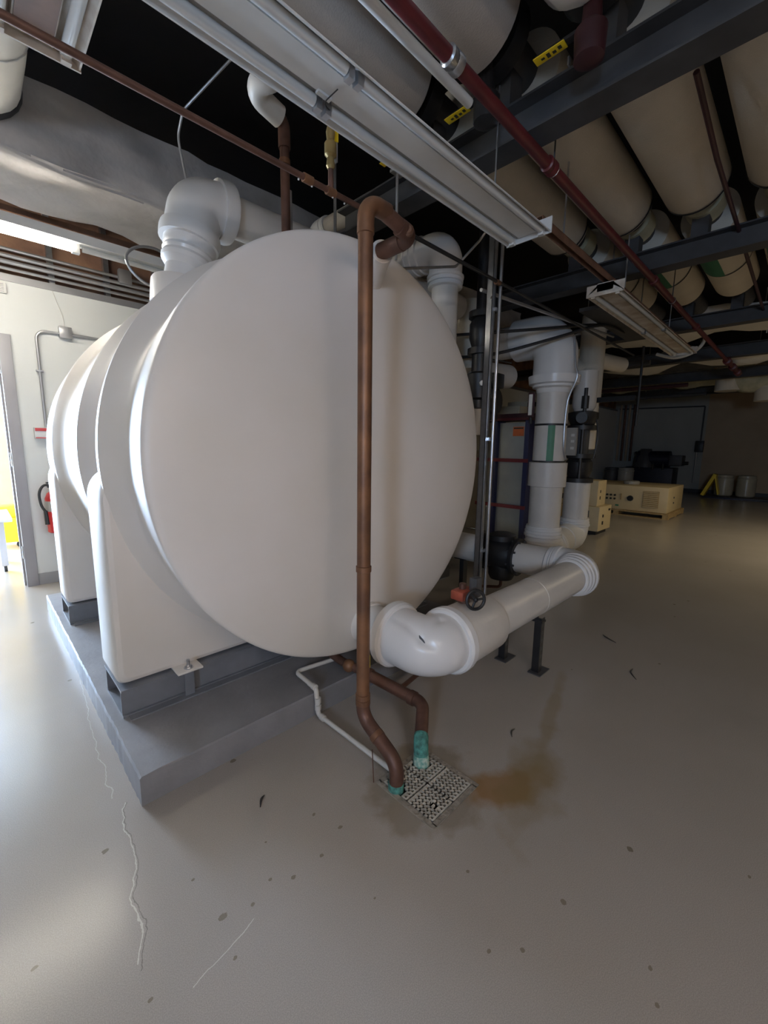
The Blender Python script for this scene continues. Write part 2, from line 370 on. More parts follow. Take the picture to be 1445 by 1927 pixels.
# rough-edged slab: top edge is broken a little
n = 120
def edge(k): return random.uniform(-0.0022, 0.0022)
out = []
for k in range(n): out.append((px0 + edge(k), py0 + (py1 - py0) * k / (n - 1)))
out += [(px1, py1), (px1, py0)]
for k in range(30): out.append((px1 - (px1 - px0) * (k + 1) / 31, py0 + 0.4 * edge(k)))
top = [(x + (0.006 if i < n else 0), y + (0.005 if i >= n + 2 else 0), ph) for i, (x, y) in enumerate(out)]
midl = [(x, y, ph - 0.007) for x, y in out]; bot = [(x, y, 0) for x, y in out]; m_ = len(out)
pad.add(top + midl + bot, [tuple(range(m_))] + [(i, (i + 1) % m_, m_ + (i + 1) % m_, m_ + i) for i in range(m_)] + [(m_ + i, m_ + (i + 1) % m_, 2 * m_ + (i + 1) % m_, 2 * m_ + i) for i in range(m_)])
bm.free()
one('equipment_pad', pad, 'pad_grey', (px0, py0, 0), 'low grey painted concrete pad under the big white tank', 'pad', sharp=25)
def ibeam_x(y0, y1, z0, z1, x0, x1, tf, tw):
    yc = (y0 + y1) / 2
    poly = [(y0, z0), (y1, z0), (y1, z0 + tf), (yc + tw, z0 + tf), (yc + tw, z1 - tf), (y1, z1 - tf), (y1, z1), (y0, z1), (y0, z1 - tf), (yc - tw, z1 - tf), (yc - tw, z0 + tf), (y0, z0 + tf)]
    return MB().extrude(poly, 'x', x0, x1)
for yb, lab in ((1.885, 'grey steel support beam under the front saddle of the white tank'), (3.155, 'grey steel support beam under the rear saddle of the white tank')):
    t = thing('support_beam', lab, 'beam', (1.335, yb + 0.15, ph), 'tank support beams')
    # channel section, web flush towards the camera
    poly = [(yb, ph), (yb + 0.30, ph), (yb + 0.30, ph + 0.01), (yb + 0.022, ph + 0.01), (yb + 0.022, ph + 0.113), (yb + 0.30, ph + 0.113), (yb + 0.30, ph + 0.123), (yb, ph + 0.123), (yb + 0.0, ph + 0.113), (yb + 0.014, ph + 0.113), (yb + 0.014, ph + 0.01), (yb, ph + 0.01)]
    MB().extrude(poly, 'x', 0.352, 2.318).build('channel', 'beam_grey', t)
    MB().box(0.352, 2.318, yb + 0.27, yb + 0.282, ph + 0.01, ph + 0.113).build('web', 'beam_grey', t)
    MB().box(0.37, 2.30, yb - 0.04, yb + 0.34, ph, ph + 0.006).build('base_plate', 'beam_grey', t)

# ------------------------------------------------------------------ the tank
TX, TZ = 1.337, 1.191
tank = thing('storage_tank', 'huge white horizontal ribbed tank with round end on two saddles', 'tank', (TX, 2.5, 0.235))
prof = [(1.400, 0.002), (1.401, 0.15), (1.406, 0.35), (1.416, 0.55), (1.432, 0.72), (1.448, 0.83), (1.460, 0.893), (1.470, 0.930), (1.476, 0.944), (1.482, 0.951), (1.490, 0.9555), (1.50, 0.9565), (1.53, 0.955), (1.60, 0.947), (1.68, 0.935), (1.75, 0.926), (1.79, 0.924),
        (1.815, 0.928), (1.85, 0.943), (1.89, 0.966), (1.918, 0.981), (1.925, 0.985), (1.94, 0.984), (2.02, 0.974), (2.12, 0.955), (2.19, 0.935), (2.24, 0.925), (2.29, 0.930), (2.34, 0.953), (2.385, 0.975), (2.395, 0.979), (2.41, 0.978), (2.47, 0.968), (2.60, 0.955), (2.80, 0.943), (2.95, 0.936), (3.02, 0.934),
        (3.055, 0.940), (3.10, 0.957), (3.15, 0.981), (3.165, 0.985), (3.20, 0.984), (3.44, 0.965), (3.50, 0.955), (3.54, 0.945), (3.58, 0.946), (3.62, 0.956), (3.64, 0.957), (3.68, 0.945), (3.73, 0.89), (3.77, 0.75), (3.80, 0.4), (3.81, 0.002)]
prof = [(y, r * 0.9925 if y < 1.8 else r * 0.998) for y, r in prof]
MB().lathe((TX, 0, TZ), (0, 1, 0), prof, 160).build('shell', 'tank_white', tank, sharp=24)
def saddle(y0, y1):
    # front outline: vertical sides, rounded top shoulders tucked into the shell, rounded bottom corners
    hw = 0.988; zb = 0.238; pts = []
    r = 0.035
    for k in range(5):
        a = -math.pi / 2 - math.pi / 2 * k / 4; pts.append((TX - hw + r + r * math.cos(a), zb + r + r * math.sin(a)))
    pts.append((TX - hw, 1.02))
    for k in range(1, 9):
        a = math.pi - (math.pi / 2) * k / 8; pts.append((TX - hw + 0.09 + 0.09 * math.cos(a), 1.02 + 0.12 * math.sin(a)))
    pts += [(TX - 0.5, 1.10), (TX, 1.10)]
    left = pts; right = [(2 * TX - x, z) for x, z in reversed(left[:-1])]
    poly = left + right
    n = len(poly); cx, cz = TX, 0.7
    prof = [(y0, 0.025), (y0 + 0.007, 0.008), (y0 + 0.025, 0.0), (y1 - 0.025, 0.0), (y1 - 0.007, 0.008), (y1, 0.025)]
    mb = MB(); vs = []
    for yy, ins in prof:
        for x, z in poly:
            dx = x - cx; sx_ = 1 if dx > 0 else -1
            xx = x - sx_ * ins if abs(dx) > 0.85 else x
            zz = z + ins if z < 0.30 else (z - ins if z > 1.05 else z)
            vs.append((xx, yy, zz))
    fs = []
    for k in range(len(prof) - 1):
        for i in range(n):
            j = (i + 1) % n; fs.append((k * n + i, k * n + j, (k + 1) * n + j, (k + 1) * n + i))
    # end faces as strips between mirrored points
    for base in (0, (len(prof) - 1) * n):
        h = len(left)
        for i in range(h - 1):
            a, b = base + i, base + i + 1; c, d = base + (n - 1 - i) % n, base + (n - 2 - i) % n
            pass
    mb.add(vs, fs)
    o1 = [(0)]
    # end faces triangulated by a fan of the left and the right halves
    for base, yy in ((0, y0), ((len(prof) - 1) * n, y1)):
        bm_ = bmesh.new(); vv = [bm_.verts.new(vs[base + i]) for i in range(n)]
        f = bm_.faces.new(vv); res = bmesh.ops.triangulate(bm_, faces=[f]); bm_.verts.index_update()
        mb.add([v.co[:] for v in bm_.verts], [[v.index for v in ff.verts] for ff in bm_.faces]); bm_.free()
    return mb
for y0, y1 in ((1.918, 2.21), (3.175, 3.44)):
    so = saddle(y0, y1).build('saddle', 'tank_white', tank, sharp=40)
    so['label'] = 'white saddle leg of the tank'
    for sgn in (-1, 1):
        lx = TX + sgn * 0.72
        lug = MB().box(lx - 0.055, lx + 0.055, y0 - 0.075, y0 + 0.03, 0.236, 0.246, 0.003)
        lo = lug.build('hold_down_lug', 'tank_white', tank)
        MB().cyl((lx, y0 - 0.045, 0.246), (lx, y0 - 0.045, 0.258), 0.014, 6).cyl((lx, y0 - 0.045, 0.25), (lx, y0 - 0.045, 0.285), 0.007, 8).cyl((lx, y0 - 0.045, 0.246), (lx, y0 - 0.045, 0.249), 0.02, 12).build('bolt', 'galvanised', lo)
        MB().box(lx - 0.02, lx + 0.02, y0 - 0.052, y0 - 0.044, ph + 0.006, 0.236).build('hold_down_strap', 'beam_grey', tank)
# overflow boss on the end, base flanges of the nozzles
MB().lathe((1.355, 1.475, 1.985), (-0.119, -0.20, 0.025), [(0, 0.058), (0.06, 0.050), (0.15, 0.045), (0.232, 0.045)], 28).build('overflow_boss', 'tank_white', tank)
MB().lathe((1.32, 1.48, 0.40), (0, -1, 0), [(0, 0.12), (0.03, 0.10), (0.08, 0.098)], 28).build('outlet_boss', 'tank_white', tank)
nd = Vector((-0.40, 0, 0.9)).normalized()
MB().lathe((0.90, 2.45, 2.045), (0.10, 0, 1), [(-0.08, 0.155), (0.03, 0.155), (0.045, 0.148), (0.05, 0.10)], 28).build('manway_flange', 'tank_white', tank)

# ------------------------------------------------------------------ white manway pipe over the tank
def pvc_elbow(mb, path, r, n=24): return mb.tube(path, r, n)
t = thing('vent_pipe', 'fat white vent pipe with bulging elbow rising from the tank top', 'pipe', (0.90, 2.45, 2.09))
MB().lathe((0.905, 2.45, 2.09), (0.22, 0, 1), [(0, 0.10), (0.07, 0.10), (0.10, 0.125), (0.12, 0.128), (0.135, 0.122), (0.15, 0.128), (0.165, 0.122), (0.18, 0.130), (0.215, 0.13), (0.22, 0.11), (0.27, 0.11)], 28).build('collar', 'cover_white', t, sharp=30)
e0 = Vector((0.95, 2.45, 2.32)); e1 = Vector((0.985, 2.45, 2.47))
MB().tube(arc([e0, e0.lerp(Vector((0.99, 2.45, 2.50)), 0.99) + Vector((0, 0, 0.0)), (1.15, 2.45, 2.525)], 0.09, 9), 0.135, 28).build('elbow', 'cover_white', t)
MB().lathe((0.948, 2.45, 2.315), (0.22, 0, 1), [(-0.02, 0.148), (0.02, 0.152), (0.045, 0.148)], 28).build('elbow_rim', 'cover_white', t)
MB().lathe((1.12, 2.45, 2.52), (1, 0, 0.05), [(-0.02, 0.15), (0.03, 0.155), (0.05, 0.15)], 28).build('elbow_rim', 'cover_white', t)
MB().tube([(1.13, 2.45, 2.52), (3.35, 2.45, 2.53)], 0.105, 24).build('straight_run', 'jacket_white', t)

# ------------------------------------------------------------------ copper overflow pipe in front of the tank
t = thing('overflow_pipe', 'tall brown copper overflow pipe standing in front of the tank', 'pipe', (1.003, 0.93, 0))
CR = 0.0255; cx, cy = 1.007, 1.12
MB().cyl((cx, cy, 0.27), (cx, cy, 1.98), CR, 20).build('riser', 'copper_old', t)
MB().tube(arc([(cx, cy, 1.965), (cx, cy, 2.045), (cx + 0.10, cy, 2.045)], 0.055, 9), CR + 0.003, 20).build('top_elbow', 'copper_old', t)
MB().cyl((cx + 0.07, cy, 2.045), (1.20, cy, 2.018), CR, 20).build('crossover', 'copper_dark', t)
MB().tube(arc([(1.165, cy, 2.022), (1.238, cy, 2.012), (1.236, cy + 0.09, 2.01)], 0.045, 9), CR + 0.004, 20).build('side_elbow', 'copper_dark', t)
MB().cyl((1.236, cy + 0.05, 2.01), (1.236, 1.285, 2.01), 0.031, 20).build('nozzle', 'copper_dark', t)
MB().lathe((1.212, cy + 0.0, 2.013), (-0.7, -0.7, 0), [(0.0, 0.02), (0.032, 0.02), (0.038, 0.012)], 16).build('plug', 'copper_old', t)
MB().tube(arc([(cx, cy, 0.29), (cx, cy, 0.20), (1.003, 0.925, 0.105), (1.003, 0.932, -0.03)], [0.075, 0.075], 10), CR + 0.0015, 20).build('swing_bend', 'copper_dark', t)
for p, d in (((cx, cy, 0.285), (0, 0, 1)), ((cx, cy, 0.262), (0, 0, 1)), ((cx, cy, 1.955), (0, 0, 1)), ((cx - 0.002, cy - 0.085, 0.158), (0, -0.9, -0.44)), ((cx, cy, 0.80), (0, 0, 1))):
    MB().lathe(p, d, [(-0.012, CR), (-0.01, CR + 0.0035), (0.01, CR + 0.0035), (0.012, CR)], 20).build('coupling', 'copper_old', t)
MB().cyl((1.003, 0.93, 0.03), (1.003, 0.93, -0.05), 0.029, 16).build('patina_end', 'patina', t)
MB().cyl((0.965, 1.01, 0.0), (0.975, 1.03, 0.12), 0.0022, 6).build('support_wire', 'copper_dark', t)

# ------------------------------------------------------------------ copper drain pipe under the tank end
t = thing('drain_pipe', 'low brown copper drain pipe with green crusted end entering the floor grate', 'pipe', (1.165, 0.94, 0))
MB().tube(arc([(1.215, 1.78, 0.225), (1.225, 1.52, 0.19), (1.27, 1.32, 0.165)], 0.08, 6), 0.021, 16).build('tank_stub', 'copper_dark', t)
low = arc([(1.262, 1.36, 0.17), (1.300, 1.055, 0.15), (1.17, 0.955, 0.09), (1.168, 0.945, -0.03)], [0.06, 0.05], 9)
MB().tube(low, 0.0275, 18).build('lower_run', 'copper_dark', t)
gr = low[11:]
MB().tube(gr[:-1] + [gr[-2].lerp(gr[-1], 0.35)], [0.0278, 0.0295, 0.0300, 0.0295, 0.0300, 0.0292, 0.030, 0.0295, 0.030, 0.0295, 0.030, 0.029, 0.029][:len(gr)], 18).build('green_crust', 'patina', t)
MB().tube([gr[-2].lerp(gr[-1], 0.18), gr[-2].lerp(gr[-1], 0.5), gr[-1]], [0.0305, 0.0325, 0.032], 18).build('pale_crust', 'patina_pale', t)
for p, d in (((1.262, 1.36, 0.17), (0.13, -1, -0.06)), ((1.293, 1.11, 0.153), (0.12, -1, -0.06))):
    MB().lathe(p, d, [(-0.016, 0.0275), (-0.013, 0.032), (0.013, 0.032), (0.016, 0.0275)], 18).build('coupling', 'copper_dark', t)
MB().cyl((1.284, 1.19, 0.157), (1.48, 1.22, 0.16), 0.011, 12).build('branch', 'copper_dark', t)
vb = MB().sphere((1.228, 1.47, 0.186), 0.032, 12).build('ball_valve', 'copper_old', t)
MB().box(1.262, 1.275, 1.365, 1.385, 0.185, 0.265, 0.003).build('lever', 'yellow_plastic', vb)

# ------------------------------------------------------------------ thin white drain line over the pad
t = thing('condensate_line', 'thin white plastic line bent over the pad edge to the grate', 'pipe', (1.045, 1.2, 0))
pth = [(1.25, 1.60, 0.165), (1.04, 1.655, 0.150), (1.035, 1.475, 0.145), (1.037, 1.462, 0.02), (1.043, 1.0, 0.018)]
MB().tube(arc([pth[0], pth[1], pth[2]], 0.025, 5), 0.0105, 12).build('upper_run', 'pvc_white', t)
MB().tube(arc([(1.0352, 1.53, 0.146), pth[2], pth[3], (1.038, 1.42, 0.019)], 0.02, 5), 0.0115, 12).build('drop', 'pvc_white', t)
MB().tube([(1.038, 1.43, 0.0185), (1.043, 1.0, 0.0175)], 0.0105, 12).build('floor_run', 'pvc_white', t)
for p, d in (((1.035, 1.49, 0.146), (0, 1, 0)), ((1.0365, 1.463, 0.09), (0, 0, 1)), ((1.0365, 1.463, 0.055), (0, 0, 1)), ((1.038, 1.43, 0.0185), (0, 1, 0))):
    MB().lathe(p, d, [(-0.012, 0.0145), (0.012, 0.0145)], 14).build('fitting', 'pvc_white', t)

# ------------------------------------------------------------------ floor drain
t = thing('floor_drain', 'square plastic floor drain grate in four quarters with stained rim', 'drain', ((DX0 + DX1) / 2, (DY0 + DY1) / 2, -0.1))
pit = MB()
for a, b, c_, d in ((DX0, DX0 + 0.004, DY0, DY1), (DX1 - 0.004, DX1, DY0, DY1), (DX0, DX1, DY0, DY0 + 0.004), (DX0, DX1, DY1 - 0.004, DY1)): pit.box(a, b, c_, d, -0.16, -0.002)
pit.box(DX0, DX1, DY0, DY1, -0.165, -0.16)
pit.build('pit', 'pit_dark', t)
rim = MB(); w = 0.016
for a, b, c_, d in ((DX0 - w, DX0 + 0.004, DY0 - w, DY1 + w), (DX1 - 0.004, DX1 + w, DY0 - w, DY1 + w), (DX0, DX1, DY0 - w, DY0 + 0.004), (DX0, DX1, DY1 - 0.004, DY1 + w)): rim.box(a, b, c_, d, -0.004, 0.003)
rim.build('rim', 'concrete_raw', t)
mx, my = (DX0 + DX1) / 2, (DY0 + DY1) / 2
cuts = [(1.003, 0.93, 0.038), (1.167, 0.945, 0.036), (1.0465, 0.786, 0.012)]
def quadrant(x0, x1, y0, y1, nb=6, ribs=True):
    mb = MB(); bw = 0.0066; z0, z1 = -0.005, 0.0045
    def ok(x, y): return all((x - a) ** 2 + (y - b) ** 2 > r * r for a, b, r in cuts)
    px, py = (x1 - x0 - bw) / nb, (y1 - y0 - bw) / nb
    for i in range(nb + 1):
        for j in range(nb):
            xa = x0 + i * px; yb_ = y0 + j * py
            if ok(xa, yb_ + py / 2): mb.box(xa, xa + bw, yb_, yb_ + py + bw, z0, z1)
            xb = x0 + j * px; ya = y0 + i * py
            if ok(xb + px / 2, ya): mb.box(xb, xb + px + bw, ya, ya + bw, z0, z1 - 0.0004)
    return mb
for (xa, xb) in ((DX0 + 0.006, mx - 0.003), (mx + 0.003, DX1 - 0.006)):
    for (ya, yb_) in ((DY0 + 0.006, my - 0.003), (my + 0.003, DY1 - 0.006)):
        quadrant(xa, xb, ya, yb_).build('grate_quarter', 'drain_plastic', t)

# ------------------------------------------------------------------ white insulated outlet pipe along the floor
t = thing('outlet_pipe', 'fat white insulated outlet pipe lying low in front of the tank', 'pipe', (1.32, 1.04, 0.25))
PZ, PY = 0.40, 1.04
MB().cyl((1.32, 1.26, PZ), (1.32, 1.41, PZ), 0.09, 28).build('tank_connection', 'jacket_white', t)
def ring(p, d, r, w, nn=32, r2=None): return MB().lathe(p, d, [(-w, r - 0.008), (-w * 0.6, r), (w * 0.6, r), (w, r - 0.008)], nn)
axis_pts = arc([(1.32, 1.275, PZ), (1.32, 1.2, PZ), (1.32, PY, PZ), (1.41, PY, PZ), (1.47, PY, PZ)], [0, 0.115, 0], 30)
eb = MB().tube(axis_pts, 0.128, 72)
# the soft cover is dented: two creases meet at the torn clip
creases = [(Vector((1.2498, 1.0269, 0.4661)), Vector((1.2578, 1.1642, 0.5123))), (Vector((1.2498, 1.0269, 0.4661)), Vector((1.3673, 1.0245, 0.5244))), (Vector((1.2498, 1.0269, 0.4661)), Vector((1.2665, 0.9923, 0.4475)))]
nv_ = []
for v in eb.v:
    v = Vector(v); ax = min(axis_pts, key=lambda p: (p - v).length_squared); q = 0.0
    for a, b in creases:
        u = max(0, min(1, (v - a).dot(b - a) / (b - a).length_squared)); q = max(q, math.exp(-((v - a.lerp(b, u)).length / 0.017) ** 2) * (1 - 0.45 * u))
    nv_.append(tuple(v + (ax - v).normalized() * 0.022 * q))
eb.v = nv_
eb.build('elbow', 'cover_white', t)
ring((1.32, 1.245, PZ), (0, 1, 0), 0.150, 0.028).build('elbow_rim', 'cover_white', t)
ring((1.448, PY, PZ), (1, 0, 0), 0.150, 0.026).build('elbow_rim', 'cover_white', t)
sl = MB().lathe((1.45, PY, PZ), (1, 0, 0), [(0, 0.138), (0.29, 0.136), (0.315, 0.126), (0.32, 0.10)], 36).build('sleeve', 'jacket_white', t)
MB().lathe((1.74, PY, PZ), (1, 0, 0), [(0, 0.108), (0.50, 0.108)], 36).build('straight_run', 'jacket_white', t)
MB().lathe((2.24, PY, PZ), (1, 0, 0), [(0, 0.106), (0.002, 0.1095), (0.63, 0.1085)], 36).build('straight_run', 'jacket_white', t)
for k, rr in ((2.80, 0.125), (2.83, 0.135), (2.86, 0.142), (2.90, 0.15)):
    ring((k, PY, PZ), (1, 0, 0), rr, 0.018).build('end_ring', 'cover_white', t)
MB().tube(arc([(2.86, PY, PZ), (3.02, PY, PZ), (3.02, PY + 0.20, PZ)], 0.13, 10), 0.142, 32).build('end_elbow', 'cover_white', t)
ring((3.02, PY + 0.17, PZ), (0, 1, 0), 0.15, 0.02).build('elbow_rim', 'cover_white', t)
ring((3.02, PY + 0.22, PZ), (0, 1, 0), 0.135, 0.018).build('elbow_rim', 'cover_white', t)
MB().cyl((3.02, PY + 0.18, PZ), (3.02, 1.53, PZ), 0.118, 28).build('return_run', 'jacket_white', t)
MB().tube([(1.2564, 1.0518, 0.4835), (1.2529, 1.0426, 0.4739), (1.255, 1.0299, 0.466), (1.2567, 1.0168, 0.454)], [0.004, 0.005, 0.004, 0.003], 8).build('torn_clip', 'machine_grey', t)

# stand under it
t = thing('pipe_stand', 'black slotted steel stand carrying the low white outlet pipe', 'stand', (2.18, 1.05, 0))
for yy in (0.95, 1.16):
    lg = MB().box(2.155, 2.159, yy - 0.02, yy + 0.02, 0, 0.325).box(2.159, 2.195, yy - 0.02, yy - 0.016, 0, 0.325).box(2.159, 2.195, yy + 0.016, yy + 0.02, 0, 0.325).build('leg', 'black_iron', t)
    for k in range(6): MB().box(2.165, 2.187, yy - 0.0205, yy - 0.0195, 0.04 + k * 0.047, 0.062 + k * 0.047).build('slot', 'machine_grey', lg)
    MB().box(2.13, 2.25, yy - 0.045, yy + 0.03, 0, 0.006).build('foot', 'machine_grey', t)
MB().box(2.152, 2.197, 0.925, 1.185, 0.30, 0.312, 0.0).build('crossbar', 'black_iron', t)

# hand valve on top of the pipe
t = thing('hand_valve', 'small red bodied valve with black handwheel on the white outlet pipe', 'valve', (1.56, 1.06, 0.52))
dv = Vector((-0.45, -0.75, 0.10)).normalized()
MB().box(1.53, 1.64, 1.03, 1.10, 0.555, 0.60, 0.008).build('body', 'red_valve', t)
MB().cyl((1.58, 1.06, 0.54), (1.58, 1.06, 0.57), 0.03, 14).cyl((1.585, 1.07, 0.59), (1.585, 1.07, 0.625), 0.016, 10).build('neck', 'copper_dark', t)
MB().cyl(Vector((1.585, 1.05, 0.575)), Vector((1.585, 1.05, 0.575)) + dv * 0.10, 0.008, 10).build('stem', 'black_iron', t)
MB().box(1.59, 1.64, 1.00, 1.04, 0.565, 0.66, 0.006).build('bonnet', 'machine_grey', t)
wc = Vector((1.585, 1.05, 0.575)) + dv * 0.10
a_ = dv.orthogonal().normalized(); b_ = dv.cross(a_)
whl = MB().tube([wc + (a_ * math.cos(k * math.pi / 12) + b_ * math.sin(k * math.pi / 12)) * 0.042 for k in range(25)], 0.0075, 10, caps=False)
for k in range(3):
    d_ = a_ * math.cos(k * 2.094 + 0.4) + b_ * math.sin(k * 2.094 + 0.4); whl.cyl(wc, wc + d_ * 0.042, 0.0055, 8)
whl.sphere(wc, 0.012, 10)
whl.build('handwheel', 'black_iron', t)

# ------------------------------------------------------------------ galvanised strut post by the tank
t = thing('strut_post', 'shiny galvanised strut post beside the right edge of the tank', 'post', (2.43, 1.50, 0))
pb = MB()
for a, b, c_, d in ((2.405, 2.409, 1.50, 1.541), (2.405, 2.446, 1.50, 1.503), (2.405, 2.446, 1.538, 1.541), (2.442, 2.446, 1.50, 1.510), (2.442, 2.446, 1.531, 1.541)): pb.box(a, b, c_, d, 0.004, 2.75)
po = pb.build('channel', 'galvanised', t)
MB().box(2.36, 2.49, 1.46, 1.58, 0, 0.006).build('foot_plate', 'galvanised', t)
MB().cyl((2.455, 1.475, 0.25), (2.455, 1.475, 2.75), 0.0105, 12).build('conduit', 'galvanised', t)
for zz in (0.55, 1.3, 2.1):
    MB().box(2.43, 2.475, 1.485, 1.50, zz, zz + 0.02).build('clamp', 'galvanised', t)
MB().cyl((2.40, 1.50, 2.17), (2.375, 1.50, 2.17), 0.008, 8).build('clamp_bolt', 'galvanised', t)

# ------------------------------------------------------------------ strainer on the return run
t = thing('strainer', 'black cast iron strainer with hanging pot on the low white pipe', 'strainer', (3.02, 1.68, 0.2))
MB().lathe((3.02, 1.52, PZ), (0, 1, 0), [(0, 0.15), (0.03, 0.15), (0.03, 0.10), (0.10, 0.13), (0.22, 0.13), (0.29, 0.10), (0.29, 0.15), (0.32, 0.15)], 24).build('body', 'black_iron', t)
MB().lathe((3.02, 1.67, 0.20), (0, 0, 1), [(0, 0.09), (0.03, 0.105), (0.16, 0.105), (0.17, 0.125), (0.24, 0.125)], 20).build('pot', 'black_iron', t)
MB().lathe((3.02, 1.68, 0.52), (0, 0, 1), [(0, 0.11), (0.04, 0.11), (0.06, 0.06)], 18).build('cap', 'black_iron', t)
for k in range(8):
    a = k * math.pi / 4 + 0.3
    MB().cyl((3.02 + 0.132 * math.cos(a), 1.50, PZ + 0.132 * math.sin(a)), (3.02 + 0.132 * math.cos(a), 1.57, PZ + 0.132 * math.sin(a)), 0.010, 6).build('flange_bolt', 'machine_grey', t)
MB().tube(arc([(3.02, 1.67, 0.20), (3.02, 1.67, 0.12), (2.95, 1.80, 0.11)], 0.03, 5), 0.012, 10).build('blowdown', 'copper_dark', t)
t = thing('suction_pipe', 'white insulated pipe stub behind the black strainer beside the tank', 'pipe', (3.02, 1.84, 0.3))
MB().cyl((3.02, 1.845, PZ), (3.02, 2.55, PZ), 0.118, 28).build('straight_run', 'jacket_white', t)
MB().box(2.99, 3.05, 2.02, 2.06, 0, 0.30).build('support_leg', 'black_iron', t)
MB().box(2.96, 3.08, 1.98, 2.10, 0.29, 0.303).build('support_plate', 'black_iron', t)
t = thing('pump', 'dark green pump on the floor behind the tank beside the strainer', 'pump', (2.8, 2.6, 0))
MB().box(2.55, 3.25, 2.35, 2.95, 0, 0.10, 0.01).build('base', 'machine_grey', t)
MB().lathe((2.62, 2.65, 0.34), (1, 0, 0), [(0, 0.10), (0.02, 0.17), (0.14, 0.19), (0.17, 0.12), (0.22, 0.12), (0.24, 0.16), (0.55, 0.16), (0.58, 0.12)], 24).build('motor', 'machine_grey', t)

# ------------------------------------------------------------------ white riser right of the tank
t = thing('return_riser', 'white insulated riser with elbow above the tank right shoulder', 'pipe', (2.56, 1.99, 0))
MB().cyl((2.56, 1.99, 0.55), (2.56, 1.99, 2.45), 0.095, 24).build('riser', 'jacket_white', t)
MB().tube(arc([(2.56, 1.99, 2.40), (2.56, 1.99, 2.66), (2.56, 2.30, 2.66)], 0.12, 10), 0.118, 28).build('elbow', 'cover_white', t)
for zz, rr in ((2.39, 0.124), (2.42, 0.128), (2.45, 0.132)): ring((2.56, 1.99, zz), (0, 0, 1), rr, 0.012, 28).build('elbow_rim', 'cover_white', t)
for yy, rr in ((2.20, 0.130), (2.26, 0.126), (2.31, 0.122)): ring((2.56, yy, 2.66), (0, 1, 0), rr, 0.012, 28).build('elbow_rim', 'cover_white', t)
MB().cyl((2.56, 2.28, 2.66), (2.56, 3.9, 2.66), 0.10, 24).build('header', 'jacket_white', t)

# ------------------------------------------------------------------ ceiling beams
def ceiling_beam(xa, xb, y0, y1, lab, z0=2.60, z1=2.75):
    t = thing('ceiling_beam', lab, 'beam', ((xa + xb) / 2, (y0 + y1) / 2, z0), 'steel ceiling beams')
    MB().box(xa, xb, y0, y1, z0, z0 + 0.010).build('bottom_flange', 'dark_beam', t)
    MB().box((xa + xb) / 2 - 0.004, (xa + xb) / 2 + 0.004, y0, y1, z0 + 0.010, z1 - 0.010).build('web', 'dark_beam', t)
    MB().box(xa, xb, y0, y1, z1 - 0.010, z1).build('top_flange', 'dark_beam', t)
    return t
ceiling_beam(1.85, 1.985, -3.0, 2.33, 'grey steel ceiling beam nearest the camera, ending above the tank')
ceiling_beam(3.80, 3.94, -3.0, 4.6, 'dark steel ceiling beam, second from the camera, behind the strut post')
ceiling_beam(5.92, 6.06, -3.0, 4.6, 'dark steel ceiling beam, third from the camera, near the far fixture end')
ceiling_beam(8.05, 8.20, -3.0, 4.6, 'dark steel ceiling beam, fourth from the camera, over the tan generator', 2.62, 2.80)
ceiling_beam(10.3, 10.45, -3.0, 4.6, 'dark steel ceiling beam, fifth from the camera, towards the far wall', 2.62, 2.80)
ceiling_beam(12.8, 12.95, -3.0, 4.6, 'dark steel ceiling beam farthest from the camera, before the far wall', 2.62, 2.80)
